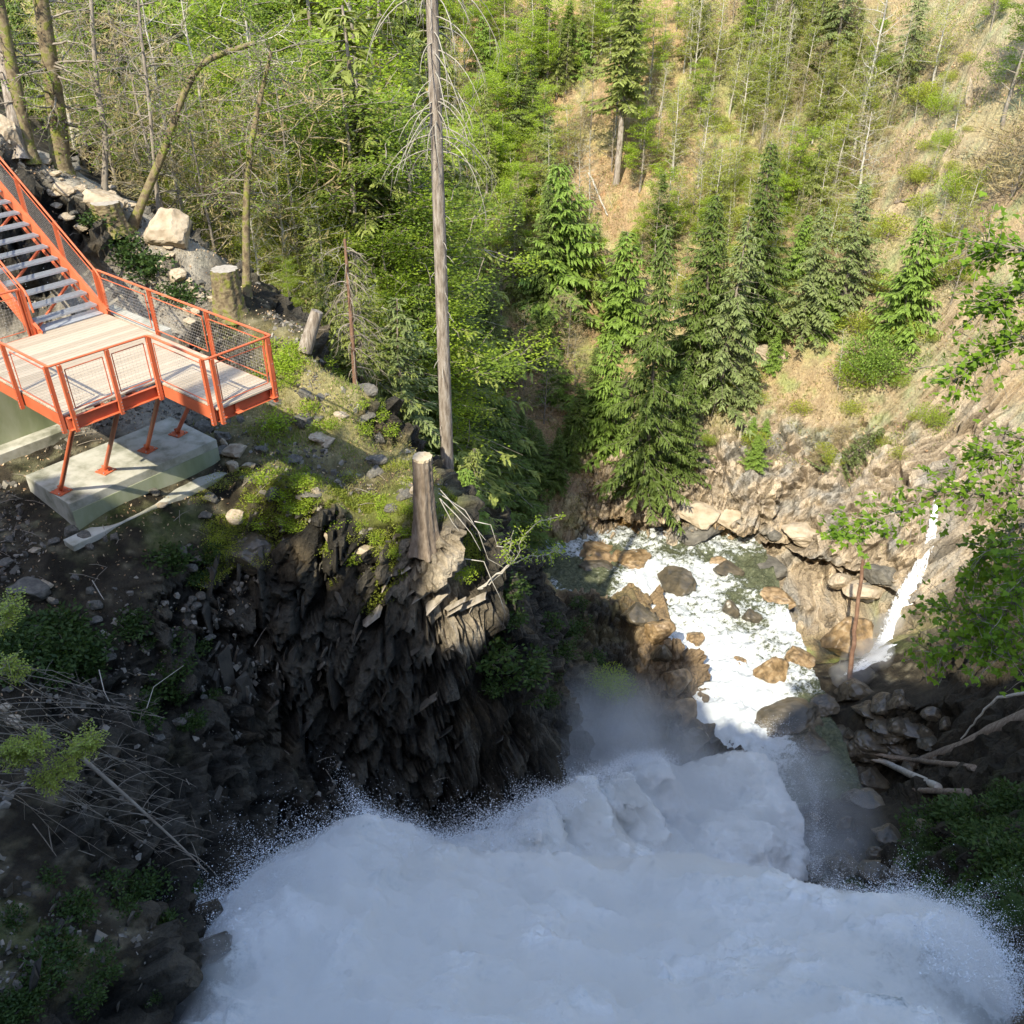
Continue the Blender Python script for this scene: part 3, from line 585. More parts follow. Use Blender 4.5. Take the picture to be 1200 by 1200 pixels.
def rock_mesh(name, seed, mat, blocky=.5, sub=4):
    import bmesh
    bm = bmesh.new(); bmesh.ops.create_icosphere(bm, subdivisions=sub, radius=1); V = np.array([v.co[:] for v in bm.verts]); F = np.array([[v.index for v in f.verts] for f in bm.faces]); bm.free()
    r = np.random.default_rng(seed)
    for k in range(14):
        n = r.normal(size=3); n /= np.linalg.norm(n); d = r.uniform(.5, .85); e = np.maximum(V @ n - d, 0); V = V - n * (e * blocky * 1.7)[:, None].clip(0, 1) 
    V = V * (1 + .20 * fbm(V * 1.3 + seed, 3, seed) + .09 * (1 - 2 * np.abs(fbm(V * 3.1 + seed, 3, seed + 3))) + .03 * fbm(V * 12 + seed, 2, seed + 5))[:, None]
    return mkmesh(name, V, [F], mat, False)
RK = {k: [rock_mesh('rock', s + j * 10, m, .55) for s in range(5)] for j, (k, m) in enumerate((('g', M_ROCKG), ('t', M_ROCKT), ('o', M_OCHRE), ('w', M_WET)))}
def boulder(px, py, wpx, hpx, kind, label=None, group=None, z=None, name='boulder', depthf=.8, sink=.25, rz=None):
    q = on(px, py + hpx * .25) if z is None else atZ(px, py + hpx * .25, z)
    s = depth(q) / FPX; me = random.choice(RK[kind]); o = obj(name, me); w = wpx * s / 2; h = hpx * s / 2
    o.location = (q[0], q[1] + w * .2, q[2] + h * (.6 - sink)); o.scale = (w, w * depthf, h * 1.05); o.rotation_euler = (random.uniform(-.2, .2), random.uniform(-.2, .2), random.uniform(-.5, .5) if rz is None else rz)
    tag(o, label, 'boulder' if wpx * s > .6 else 'stone', group); return o
g = 'boulders in and beside the stream'
for a in [(795, 684, 56, 36, 'w', 'brown wet boulder splitting the white rapids nearest the conifer bank'), (742, 655, 46, 20, 'o', 'low orange wet boulder at the foot of the far bank left of the rapids'),
          (855, 714, 30, 30, 'w', 'small upright brown rock in mid stream below the brown boulder'), (880, 722, 26, 20, 'w', 'small wet rock touching the upright brown rock in mid stream'),
          (902, 786, 42, 46, 'o', 'larger of the two paired ochre boulders in the white water'), (936, 771, 38, 30, 'o', 'smaller of the two paired ochre boulders in the white water'),
          (992, 748, 64, 58, 'o', 'big bright orange boulder behind the foot of the leaning pole'), (912, 702, 42, 18, 'o', 'flat orange rock just under the clear green pool'),
          (930, 846, 80, 28, 'w', 'dark wet boulder at the mist edge, lying crosswise'), (950, 870, 50, 30, 'w', 'dark wet boulder just below the crosswise one'),
          (814, 748, 24, 16, 'o', 'small ochre rock off the tip of the shaded outcrop'), (812, 776, 36, 28, 'o', 'ochre boulder leaning on the lit edge of the outcrop'),
          (1000, 810, 56, 36, 'w', 'dark boulder at the foot of the side waterfall'), (966, 828, 40, 30, 'w', 'dark boulder between the side waterfall and the mist'),
          (852, 668, 40, 16, 'w', 'low brown rock under the overhanging ledge upstream'), (700, 665, 40, 14, 'w', 'low dark rock in the shaded bend of the stream'),
          (866, 775, 18, 12, 'o', 'tiny brown rock awash in the middle of the rapids'), (845, 660, 26, 12, 'o', 'small tan rock at the far edge of the rapids')]:
    boulder(*a[:5], label=a[5], group=g, z=WZ)
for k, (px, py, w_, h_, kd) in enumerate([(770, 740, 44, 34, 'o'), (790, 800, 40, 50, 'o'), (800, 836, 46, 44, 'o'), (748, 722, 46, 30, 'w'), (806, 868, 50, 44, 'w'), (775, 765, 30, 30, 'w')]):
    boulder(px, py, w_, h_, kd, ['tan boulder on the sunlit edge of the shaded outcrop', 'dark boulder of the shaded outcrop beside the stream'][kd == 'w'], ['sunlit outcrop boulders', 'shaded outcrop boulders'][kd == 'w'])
for px, py, w_, h_, kd, lb in [(198, 268, 62, 66, 't', 'big pale square boulder above the platform at the wood edge'), (118, 238, 60, 40, 't', 'pale slanting rock on the slope above the stair rail'), (10, 155, 34, 40, 't', 'pale rounded boulder under the first trees at the picture edge'),
        (206, 325, 32, 20, 't', 'flat pale stone between big square boulder and platform rail'), (75, 222, 30, 22, 't', 'pale broken stone beside the stair handrail'), (274, 528, 34, 22, 't', 'yellowish boulder under the tip of the platform'),
        (298, 635, 22, 16, 't', 'single pale stone stuck in the shaded earth bank'), (30, 692, 50, 34, 'g', 'large flat grey rock in the shaded slope at the picture edge'), (290, 650, 70, 46, 'w', 'dark overhanging boulder just left of the mossy ledge'),
        (240, 500, 24, 20, 'g', 'grey block lodged under the platform'), (258, 512, 20, 14, 'g', 'small grey block beside the lodged grey block'), (82, 622, 20, 16, 'g', 'angular grey stone against the foot of the concrete plinth'), (98, 628, 24, 18, 'g', 'second angular stone against the plinth, right of the first'),
        (1015, 330, 22, 30, 't', 'pale rock ledge left of the single young spruce'), (905, 418, 44, 20, 't', 'pale cracked rock in the middle of the far slope'), (1134, 110, 10, 44, 't', 'white rock streak high on the far slope'), (965, 388, 50, 12, 'w', 'dark ledge under the bushy spruces of the far slope'),
        (820, 600, 60, 34, 't', 'rounded tan rock bulging from the far bank above the ledge'), (700, 655, 60, 40, 'o', 'orange wet shelf at the water under the conifer')]:
    boulder(px, py, w_, h_, kd, lb, name='boulder')
for k in range(9):
    px = random.uniform(770, 1040); py = 578 + (px - 760) * .33 + random.uniform(-26, 40)
    boulder(px, py, random.uniform(26, 64), random.uniform(14, 32), random.choice('tgg'), 'rock knob of the far cliff ' + rel(px, py, MARKS_R), 'rock knobs of the far bank cliff', name='rock', sink=.72)
for k in range(60):
    px = random.uniform(5, 250); py = random.uniform(560, 900) if px < 60 or k % 2 else random.uniform(625, 900)
    boulder(px, py, random.uniform(6, 22), random.uniform(5, 15), random.choice('ggt') if k % 3 == 0 else 'g', 'loose grey stone on the dark slope ' + rel(px, py, MARKS_R), 'loose stones on the shaded slope', name='stone')
for k in range(60):
    t_ = random.random(); px = 60 + 190 * t_ + random.uniform(-25, 30); py = 205 + 170 * t_ + random.uniform(-30, 18)
    boulder(px, py, random.uniform(5, 20), random.uniform(4, 13), random.choice('ttg'), 'pale loose stone on the sunny scree ' + rel(px, py, MARKS_R), 'loose stones on the sunny scree', name='stone')

for k in range(58):
    if k > 45: px, py = random.uniform(980, 1030), random.uniform(860, 945)
    elif k < 26: px, py = random.uniform(955, 1110), random.uniform(815, 905)
    else: px, py = random.uniform(950, 1090), random.uniform(965, 1060)
    boulder(px, py, random.uniform(16, 52), random.uniform(12, 30), 'w', 'dark wet rock heaped on the bank ' + rel(px, py, MARKS_R), 'dark rocks of the right bank', name='rock', sink=.35)
# slabs of slate breaking out of the cliff: part of the rock itself
def slabs(regions, n, smin, smax, mat, name, axis=.42):
    mb = MB(); r = np.random.default_rng(5)
    for (x0, y0, x1, y1), frac in regions:
        for _ in range(int(n * frac)):
            px, py = r.uniform(x0, x1), r.uniform(y0, y1); q = on(px, py)
            if q[1] > 24 or q[1] < 5: continue
            nn = gnormal(q[0], q[1])[0]
            if nn[2] > .86: continue
            s = smin + (smax - smin) * r.random() ** 2.2; L = s * r.uniform(1.5, 3.6); T = s * r.uniform(.16, .45)
            V = np.array([[x, y, z] for z in (-.5, .5) for x, y in ((-.5, -.5), (.5, -.5), (.5, .5), (-.5, .5))]); V = V * (1 + r.uniform(-.38, .38, (8, 3))) * np.array([T, s, L])
            a = axis + r.normal(0, .20); Rm = np.array([[math.cos(a), 0, math.sin(a)], [0, 1, 0], [-math.sin(a), 0, math.cos(a)]])
            b = r.normal(0, .25); Rz = np.array([[math.cos(b), -math.sin(b), 0], [math.sin(b), math.cos(b), 0], [0, 0, 1]])
            V = V @ (Rz @ Rm).T + q + nn * s * r.uniform(-.34, .04)
            mb.add(V, [[0, 3, 2, 1], [4, 5, 6, 7], [0, 1, 5, 4], [1, 2, 6, 5], [2, 3, 7, 6], [3, 0, 4, 7]], r.random())
    o = mb.build(name, mat, bevel=.015); tag(o, kind='structure'); return o
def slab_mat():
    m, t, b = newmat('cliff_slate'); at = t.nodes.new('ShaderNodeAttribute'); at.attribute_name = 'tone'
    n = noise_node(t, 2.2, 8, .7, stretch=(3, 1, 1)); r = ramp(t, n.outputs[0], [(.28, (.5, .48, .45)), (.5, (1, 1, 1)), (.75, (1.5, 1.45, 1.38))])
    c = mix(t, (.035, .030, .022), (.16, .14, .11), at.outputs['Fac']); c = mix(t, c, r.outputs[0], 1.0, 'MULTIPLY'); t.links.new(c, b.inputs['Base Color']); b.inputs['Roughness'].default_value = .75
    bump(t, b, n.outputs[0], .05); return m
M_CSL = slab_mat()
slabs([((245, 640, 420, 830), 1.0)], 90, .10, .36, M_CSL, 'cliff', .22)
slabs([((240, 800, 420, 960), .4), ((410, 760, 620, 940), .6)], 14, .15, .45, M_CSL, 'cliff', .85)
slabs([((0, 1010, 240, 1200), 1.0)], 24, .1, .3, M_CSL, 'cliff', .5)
M_LIP = simple('sunlit_slate', [(.25, (.20, .165, .12)), (.5, (.38, .33, .26)), (.78, (.52, .47, .40))], 2.6, .85, .04, stretch=(3, 1, 1))  # paler copy of the cliff slate, the lip's sunlight put into its colour
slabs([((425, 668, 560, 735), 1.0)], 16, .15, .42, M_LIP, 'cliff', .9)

# ------------------------------------------------------------------ viewing platform (local frame: x outward over the gorge, y away from the camera)
M_RED = simple('orange_red_paint', [(.3, (.56, .125, .05)), (.6, (.66, .165, .072)), (.8, (.70, .20, .09))], 2.5, .45, .001)
M_DECK = None
def deck_mat():
    m, t, b = newmat('pale_deck_boards'); at = t.nodes.new('ShaderNodeAttribute'); at.attribute_name = 'tone'
    n = noise_node(t, 6, 8, .7, stretch=(6, .6, 1)); r = ramp(t, n.outputs[0], [(.25, (.78, .76, .72)), (.5, (1, 1, 1)), (.78, (1.12, 1.1, 1.06))])
    c = mix(t, (.41, .335, .24), (.55, .46, .34), at.outputs['Fac']); t.links.new(mix(t, c, r.outputs[0], 1.0, 'MULTIPLY'), b.inputs['Base Color']); b.inputs['Roughness'].default_value = .7; bump(t, b, n.outputs[0], .004); return m
M_DECK = deck_mat()
M_GALV = simple('galvanised_grating', [(.3, (.36, .38, .40)), (.6, (.46, .48, .50)), (.8, (.52, .54, .56))], 9, .5, .001, metal=.35)
M_WIRE = simple('wire_netting', [(.3, (.42, .38, .34)), (.7, (.55, .50, .45))], 9, .5, 0)
M_BOLT = simple('zinc_bolt', [(.3, (.5, .5, .5)), (.7, (.7, .7, .7))], 9, .35, 0, metal=.8)
M_CONC = simple('board_cast_concrete', [(.3, (.16, .16, .11)), (.43, (.33, .32, .25)), (.54, (.47, .45, .37)), (.72, (.58, .56, .49))], 1.7, .85, .01, 9)
M_CONCM = simple('mossy_concrete', [(.2, (.15, .18, .09)), (.45, (.28, .31, .18)), (.6, (.36, .38, .26)), (.8, (.47, .46, .37))], 1.1, .85, .01, stretch=(1, 1, .35))
DZ = -8.0; DR = R(-39); PO = (-7.46, 17.42, DZ)
plat = empty('viewing_platform', PO, DR); tag(plat, 'orange red steel viewing platform with pale plank deck jutting over the gorge', 'platform')
mb = MB(); u = -4.55
while u < 2.05:
    v0, v1 = (-2.1, 1.42) if u < -.06 else (-.03, 1.42)
    mb.box((u + .068, (v0 + v1) / 2, -.02), (.132, v1 - v0 + random.uniform(-.006, .006), .04), val := 0); mb.A[-1] = np.full(8, random.random()); u += .141
mb.build('deck', M_DECK, plat, bevel=.003)
mb = MB()
def chan(a, b, h=.27, o=.07):   # channel section: web and two flanges
    a = np.array(a, float); b = np.array(b, float); d = (b - a) / np.linalg.norm(b - a); n = np.array([-d[1], d[0], 0])
    mb.beam(a, b, .012, h); 
    for s_ in (1, -1): mb.beam(a + n * o / 2 + np.array([0, 0, s_ * (h / 2 - .006)]), b + n * o / 2 + np.array([0, 0, s_ * (h / 2 - .006)]), o, .012)
zf = -.05 - .135
chan((-4.7, -2.10, zf), (.02, -2.10, zf)); chan((.02, -2.09, zf), (.02, -.04, zf), o=-.07); chan((.03, -.03, zf), (2.0, -.03, zf)); chan((1.95, -.02, zf), (1.95, 1.40, zf), o=-.07); chan((2.0, 1.42, zf), (-4.7, 1.42, zf), o=-.07); chan((-4.7, 1.4, zf), (-4.7, -2.1, zf))
mb.build('edge_beam', M_RED, plat)
for v in (-1.3, -.6, .35, .9):
    mb = MB(); x1 = .0 if v < 0 else 1.93; mb.beam((-4.65, v, -.13), (x1, v, -.13), .008, .16); mb.beam((-4.65, v, -.055), (x1, v, -.055), .07, .01); mb.beam((-4.65, v, -.205), (x1, v, -.205), .07, .01); mb.build('joist', M_RED, plat)
for v in (.45, 1.33):
    mb = MB(); mb.box((2.02, v, -.16), (.012, .09, .16)); mb.box((2.07, v, -.25), (.14, .14, .012)); mb.build('end_bracket', M_RED, plat)
def post(x, y, dirx, diry, parent, z0=-.36, top=1.05, mat=M_RED):
    """a pair of flat plates with bolts on their face; dir is the outward side"""
    mb = MB(); tx, ty = -diry, dirx
    for s_ in (-.032, .032): mb.box((x + tx * s_ + dirx * .02, y + ty * s_ + diry * .02, (z0 + top) / 2), (.012 if abs(tx) > .5 else .075, .012 if abs(ty) > .5 else .075, top - z0))
    mb.box((x + dirx * .05, y + diry * .05, (z0 + top) / 2), (.012 if abs(dirx) > .5 else .076, .012 if abs(diry) > .5 else .076, top - z0))
    p = mb.build('post', mat, parent)
    bb = MB()
    for zz in (-.30, -.23, -.16, -.09, .12, .5, .92): 
        bb.tube([(x + dirx * .056 + tx * .02, y + diry * .056 + ty * .02, zz), (x + dirx * .068 + tx * .02, y + diry * .068 + ty * .02, zz)], .011, 6, True)
    bb.build('bolt', M_BOLT, p); return p
for u in (-3.6, -1.75, -.03): post(u, -2.16, 0, -1, plat)
for v in (-1.98, -1.0, -.08): post(.07, v, 1, 0, plat)
for u in (.12, 1.98): post(u, -.09, 0, -1, plat)
post(2.06, 1.36, 1, 0, plat); post(2.06, .04, 1, 0, plat)
for u in (-4.6, -2.42, -.2, 1.9): post(u, 1.49, 0, 1, plat)
post(-4.7, -1.5, -1, 0, plat); post(-4.7, -.42, -1, 0, plat)
def railing(pts, parent, name='handrail', r=.026, z=1.07):
    mb = MB(); P_ = [np.array([*p, z]) for p in pts]; Q_ = [P_[0]]
    for a, b, c in zip(P_[:-2], P_[1:-1], P_[2:]):
        for t in (0, .5, 1):
            p = b + (a - b) / np.linalg.norm(a - b) * .06 * (1 - t) ** 2 + (c - b) / np.linalg.norm(c - b) * .06 * t ** 2; Q_.append(p)
    Q_.append(P_[-1]); mb.tube(Q_, r, 8, True); return mb.build(name, M_RED, parent, True)
railing([(-6.0, -2.16), (.05, -2.16), (.10, -.09), (2.07, -.09), (2.07, 1.49), (-4.6, 1.49)], plat)
railing([(-4.7, -2.1), (-4.7, -.42)], plat)
def panel(a, b, parent, z0=.10, z1=.92, dz=0., frame=True, lift=None, pitch=.07):
    """framed mesh panel between two posts; dz = rise along the panel"""
    a = np.array([*a, 0.]) if len(a) == 2 else np.array(a, float); b = np.array([*b, 0.]) if len(b) == 2 else np.array(b, float)
    f = MB(); up = np.array([0, 0, 1.]); A0, B0, A1, B1 = a + up * z0, b + up * z0, a + up * z1, b + up * z1
    for p, q in ((A0, B0), (A1, B1), (A0, A1), (B0, B1)): f.beam(p, q, .016, .016)
    fr = f.build('panel_frame', M_RED, parent)
    w = MB(); L = np.linalg.norm(b - a); n = int(L / pitch)
    for i in range(1, n):
        p = a + (b - a) * i / n; w.beam(p + up * z0, p + up * z1, .0022, .0022, up=(1, 0, 0))
    m_ = int((z1 - z0) / pitch)
    for j in range(1, m_):
        z = z0 + (z1 - z0) * j / m_; w.beam(a + up * z, b + up * z, .0022, .0022)
    w.build('wire_mesh', M_WIRE, fr)
panel((-3.45, -2.13), (-1.85, -2.13), plat); panel((-1.62, -2.13), (-.15, -2.13), plat)
panel((.06, -1.88), (.06, -1.1), plat); panel((.06, -.9), (.06, -.2), plat); panel((.2, -.06), (1.88, -.06), plat); panel((2.05, .14), (2.05, 1.26), plat)
panel((-4.48, 1.46), (-2.54, 1.46), plat); panel((-2.3, 1.46), (-.32, 1.46), plat); panel((-.08, 1.46), (1.8, 1.46), plat); panel((-4.68, -2.05), (-4.68, -1.6), plat); panel((-4.68, -1.4), (-4.68, -.52), plat)
for (bx, by), (tx_, ty_) in (((-2.63, -1.62), (-.08, -1.98)), ((-2.70, -.46), (-.05, -1.02)), ((-2.85, .77), (-.05, -.06)), ((-3.0, 1.75), (-.4, 1.33))):
    mb = MB(); mb.tube([(bx, by, -2.93), (tx_, ty_, -.33)], .052, 10, True); pr = mb.build('prop', M_RED, plat, True)
    mb = MB(); mb.box((bx, by, -2.985), (.36, .34, .022), .2); mb.beam((bx - .12, by, -2.97), (bx + .1, by, -2.86), .014, .16); mb.build('base_plate', M_RED, pr)
    mb = MB()
    for sx in (-.13, .13):
        for sy in (-.12, .12): mb.tube([(bx + sx, by + sy, -2.975), (bx + sx, by + sy, -2.94)], .017, 6, True)
    mb.build('anchor_bolt', M_BOLT, pr)
# stair
st = empty('staircase', PO, DR); tag(st, 'steep open staircase of grey grating treads between orange red stringers, down to the deck', 'stairs')
RU_, RI_ = .355, .222; V0, V1 = -.22, 1.38
mb = MB(); mb.box((-4.82, (V0 + V1) / 2, .0), (.44, V1 - V0, .03)); mb.build('grating_sill', M_GALV, st)
def tread_mesh():
    mb = MB(); w = V1 - V0 - .03
    mb.box((0, 0, -.02), (.012, w, .05)); mb.box((-.30, 0, -.02), (.010, w, .04))
    for i in range(9): mb.box((-.03 - i * .032, 0, -.012), (.007, w - .02, .026))
    for j in range(44): mb.box((-.15, -w / 2 + .02 + j * (w - .04) / 43, -.006), (.29, .006, .008))
    for s_ in (-1, 1): mb.box((-.15, s_ * w / 2, -.02), (.31, .006, .05))
    return mb.mesh('tread', M_GALV)
tm = tread_mesh()
for k in range(15): obj('tread', tm, st, (-4.95 - k * RU_ + .15, (V0 + V1) / 2, .2 + k * RI_))
ue = -4.6 - 15.5 * RU_; ze = -.06 + 15.5 * RI_
for v in (V0 - .03, V1 + .03):
    mb = MB(); sgn = -1 if v < 0 else 1; mb.beam((-4.5, v, -.06), (ue, v, ze), .012, .30)
    for s_ in (.144, -.144): mb.beam((-4.5, v + sgn * .035, -.06 + s_ * 1.18), (ue, v + sgn * .035, ze + s_ * 1.18), .07, .012)
    mb.build('stringer', M_RED, st)
    vv = v + sgn * .06
    for i in range(5):
        u0 = -4.72 - i * 1.42; z0 = (-4.6 - u0) * RI_ / RU_
        p = post(u0, vv, 0, sgn, st, z0 - .2, z0 + 1.0)
        if i < 4:
            u1 = u0 - 1.42; z1 = z0 + 1.42 * RI_ / RU_; panel((u0 - .09, vv, z0 + .05), (u1 + .09, vv, z1 - .05), st, .16, .86)
    mb = MB(); mb.tube([(-4.45, vv, .55), (-4.5, vv, .92), (-4.62, vv, 1.06), (-4.75, vv, 1.13), (-4.72 - 5.9, vv, 1.05 + 6.02 * RI_ / RU_)], .026, 8, True); mb.build('handrail', M_RED, st, True)
    mb = MB(); mb.beam((-4.6, v, -.35), (ue, v, ze - .42), .05, .06); mb.build('lower_rail', M_RED, st)
mb = MB()
for k in range(0, 15, 3): mb.beam((-4.8 - k * RU_, V0, .02 + k * RI_), (-4.8 - (k + 3) * RU_, V1, .02 + (k + 3) * RI_ - .1), .05, .05)
mb.build('cross_brace', M_RED, st)
# concrete
fo_ = empty('concrete_foundation', PO, DR); tag(fo_, 'weathered concrete plinth carrying the slanting props of the platform', 'foundation')
mb = MB(); mb.box((-3.0, .2, -3.42), (2.05, 4.0, .84)); o = mb.build('plinth', M_CONC, fo_, bevel=.02)
mb = MB(); mb.box((-1.965, .2, -3.52), (.02, 3.96, .6)); mb.build('front_face', M_CONCM, fo_)
mb = MB(); mb.box((-1.66, -.1, -3.80), (.42, 4.2, .16)); mb.build('ledge', M_CONC, fo_, bevel=.015)
rw = empty('retaining_wall', PO, DR); tag(rw, 'greenish concrete retaining wall behind and left of the plinth, below the deck', 'wall')
mb = MB(); mb.box((-6.1, -3.1, -2.3), (.3, 6.4, 2.4)); mb.build('wall_face', M_CONCM, rw, bevel=.01)
mb = MB(); mb.box((-5.7, -3.1, -3.15), (.5, 6.4, .35)); mb.build('footing', M_CONC, rw, bevel=.01)
ab = MB(); ab.box((-3.9, 1.78, -.35), (2.6, .38, .55)); tag(ab.build('concrete_kerb', M_CONC, None, bevel=.01), 'pale concrete kerb along the uphill side of the deck behind the rail', 'kerb')
ko = bpy.data.objects['concrete_kerb']; ko.location = PO; ko.rotation_euler = (0, 0, DR)

# ------------------------------------------------------------------ stumps, logs
M_BARK = simple('bark', [(.25, (.10, .075, .05)), (.5, (.24, .185, .135)), (.75, (.38, .32, .25))], 5, .9, .05, stretch=(2.2, 2.2, .5))
M_BARKG = simple('grey_bark', [(.3, (.13, .10, .075)), (.45, (.25, .205, .16)), (.55, (.34, .29, .235)), (.72, (.46, .41, .35))], 6, .9, .05, 9, stretch=(2.2, 2.2, .4))
M_PALE = simple('pale_dead_wood', [(.25, (.32, .28, .22)), (.5, (.46, .42, .35)), (.75, (.58, .54, .47))], 4, .85, .01)
M_TWIG = simple('twig_bark', [(.25, (.16, .13, .10)), (.5, (.27, .23, .18)), (.75, (.38, .34, .28))], 3, .9, 0)
M_MOSSB = simple('mossy_bark', [(.28, (.07, .055, .035)), (.42, (.16, .12, .07)), (.5, (.24, .19, .11)), (.58, (.17, .17, .04)), (.7, (.24, .24, .05)), (.8, (.30, .26, .14))], 4.5, .95, .05, 9)
M_CUT = simple('fresh_cut_wood', [(.3, (.42, .32, .19)), (.55, (.56, .45, .30)), (.8, (.64, .54, .38))], 7, .8, .004)
M_OLDCUT = simple('grey_cut_wood', [(.3, (.30, .26, .21)), (.6, (.42, .38, .32)), (.8, (.5, .46, .4))], 7, .85, .004)
M_REDW = simple('reddish_dead_wood', [(.3, (.13, .07, .045)), (.6, (.24, .14, .09)), (.8, (.33, .22, .16))], 4, .85, .01)
def stump(base, h, r, lean=(0, 0), flare=.9, mat=M_BARK, cut=M_CUT, label='', roots=7, seed=1, name='tree_stump', cap=.10):
    t = empty(name, tuple(base)); tag(t, label, 'stump'); n = 44; m_ = 40; rr = np.random.default_rng(seed); a = np.arange(n) * 2 * math.pi / n; V = []
    ph = rr.uniform(0, 6, 3)
    for i in range(m_ + 1):
        f = i / m_; z = h * f; e = math.exp(-f * 3.4) * flare
        rad = r * (1 + e * (.55 + .5 * np.maximum(0, np.cos(a * roots + ph[0] + .6 * math.sin(f * 3)))) + .055 * np.cos(a * 11 + ph[1] + 2 * f) + .03 * rr.normal(size=n))
        V.append(np.stack([lean[0] * f * h + rad * np.cos(a), lean[1] * f * h + rad * np.sin(a), np.full(n, z)], 1))
    V = np.vstack(V); F = [[i * n + j, i * n + (j + 1) % n, (i + 1) * n + (j + 1) % n, (i + 1) * n + j] for i in range(m_) for j in range(n)]
    k0 = (m_ - max(1, int(cap / h * m_))) if cap else m_
    mb = MB(); mb.add(V, [f for f in F if f[0] // n < k0]); mb.build('bark', mat, t, True)
    top = V[-n:]; c = top.mean(0); mb = MB(); 
    if cap: mb.add(V * 1.0, [f for f in F if f[0] // n >= k0])
    rings = [top] + [c + (top - c) * q + np.array([0, 0, .004 * (1 - q)]) for q in (.75, .5, .25, .05)]
    VV = np.vstack(rings); mb.add(VV, [[i * n + j, i * n + (j + 1) % n, (i + 1) * n + (j + 1) % n, (i + 1) * n + j] for i in range(4) for j in range(n)]); mb.build('cut_face', cut, t); return t
b0 = atY(497, 625, 18.0); stump(b0 + np.array([0, .12, -.6]), 2.65, .22, (.02, .02), 1.25, label='tall freshly sawn tree stump with pale cut top on the mossy ledge', roots=5, seed=3)
q = on(268, 362); stump(q - np.array([0, 0, .3]), 1.45, .36, (.05, 0), .8, M_MOSSB, M_OLDCUT, 'old weathered stump with grey top on the slope behind the platform rail', 5, 4, cap=0)
q = on(132, 262); stump(q - np.array([0, 0, .3]), .9, .38, (-.1, 0), .6, M_MOSSB, M_OLDCUT, 'low broken mossy stump between the rocks above the stair', 4, 5, cap=0)
def log(name, pts, r0, r1, mat, label, cat='log', k=10, wob=.03):
    P_ = np.array(pts, float); n = 16; t = np.linspace(0, len(P_) - 1, n); i = np.minimum(t.astype(int), len(P_) - 2); f = (t - i)[:, None]; Q_ = P_[i] * (1 - f) + P_[i + 1] * f; Q_[1:-1] += rng.normal(0, wob, (n - 2, 3))
    o = obj(name, MB().tube(Q_, np.linspace(r0, r1, n), k, True).mesh(name, mat, True)); tag(o, label, cat); return o
q = on(358, 412); log('log', [q + np.array([0, -.1, .05]), q + np.array([.45, .1, 1.15])], .21, .17, M_BARKG, 'short pale sawn log leaning upright on the slope right of the platform', wob=0)
pz = lambda x, y, d: ray(x, y) * d
def dY(px, py, Y, dz=0): p = atY(px, py, Y); p[2] += dz; return p
log('leaning_pole', [atZ(996, 797, WZ), dY(1002, 735, 37.0), dY(1012, 655, 38.0)], .14, .09, M_REDW, 'reddish bare dead trunk leaning on the cliff beside the side waterfall', 'dead trunk')
g2 = lambda px, py, h=.3: on(px, py) + np.array([0, 0, h])
log('log', [g2(974, 877), g2(1035, 905, .6), g2(1096, 932, .5)], .12, .17, M_PALE, 'longest straight log lying out over the dark pool from the right bank', wob=.01)
log('log', [g2(1006, 886), g2(1062, 900, .5), g2(1138, 908, .4)], .09, .14, M_BARK, 'thinner curved log just behind the longest straight log over the pool', wob=.02)
log('log', [g2(1070, 930, .2), g2(1132, 936, .3)], .11, .15, M_BARK, 'short brown log end poking from the shaded right bank', wob=.01)
log('log', [g2(1060, 905, .3), g2(1120, 885, .5), g2(1210, 845, .5)], .22, .30, M_BARK, 'thick dark fallen trunk running up the shaded right bank', wob=.02)
log('dead_branch', [dY(1126, 866, 26), dY(1150, 835, 25.6), dY(1170, 818, 25.2), dY(1215, 808, 24.4)], .03, .07, M_PALE, 'pale grey dead branch arching above the thick fallen trunk', 'branch')
for a, b, r_, lb in [((690, 205), (712, 255), .09, 'pale fallen pole on the far slope below the slender spruce'), ((1075, 235), (1120, 160), .11, 'long fallen pole slanting across the upper right slope'), ((1048, 240), (1084, 232), .12, 'short fallen log lying level above the single young spruce'),
                     ((792, 322), (838, 352), .08, 'thin fallen stick leaning against the big dark spruce'), ((582, 408), (596, 396), .1, 'pale split log in the dark gully behind the tall bare trunk'), ((1100, 330), (1116, 305), .07, 'thin fallen stick right of the single young spruce'), ((820, 540), (840, 556), .10, 'short dark log above the cracked ledge of the far bank')]:
    A_, B_ = on(*a), on(*b); log('log', [A_ + [0, 0, .15], B_ + [0, 0, .15]], r_, r_ * .6, M_PALE if 'pale' in lb or 'stick' in lb else M_BARK, lb)

# ------------------------------------------------------------------ vegetation
def unit(v): return v / (np.linalg.norm(v, axis=-1, keepdims=True) + 1e-9)
def quads(C_, D, Wd, tone, mb, fold=0.0):
    """leaf blades: centre-line start C_, vector D, width vector Wd"""
    n = len(C_); V = np.empty((n, 4, 3)); V[:, 0] = C_; V[:, 1] = C_ + D * .5 + Wd * .5; V[:, 2] = C_ + D; V[:, 3] = C_ + D * .5 - Wd * .5
    mb.add(V.reshape(-1, 3), np.arange(n * 4).reshape(n, 4), np.repeat(tone, 4))
def trunk_path(h, lean, r, wob=.02, n=14):
    z = np.linspace(0, h, n); p = np.stack([lean[0] * z + np.cumsum(r.normal(0, wob, n)) * h / 12, lean[1] * z + np.cumsum(r.normal(0, wob, n)) * h / 12, z], 1); p[0, :2] = 0; return p
def at_path(P_, t):
    t = np.clip(t, 0, .9999) * (len(P_) - 1); i = t.astype(int); f = (t - i)[:, None]; return P_[i] * (1 - f) + P_[i + 1] * f
TMAT = {}
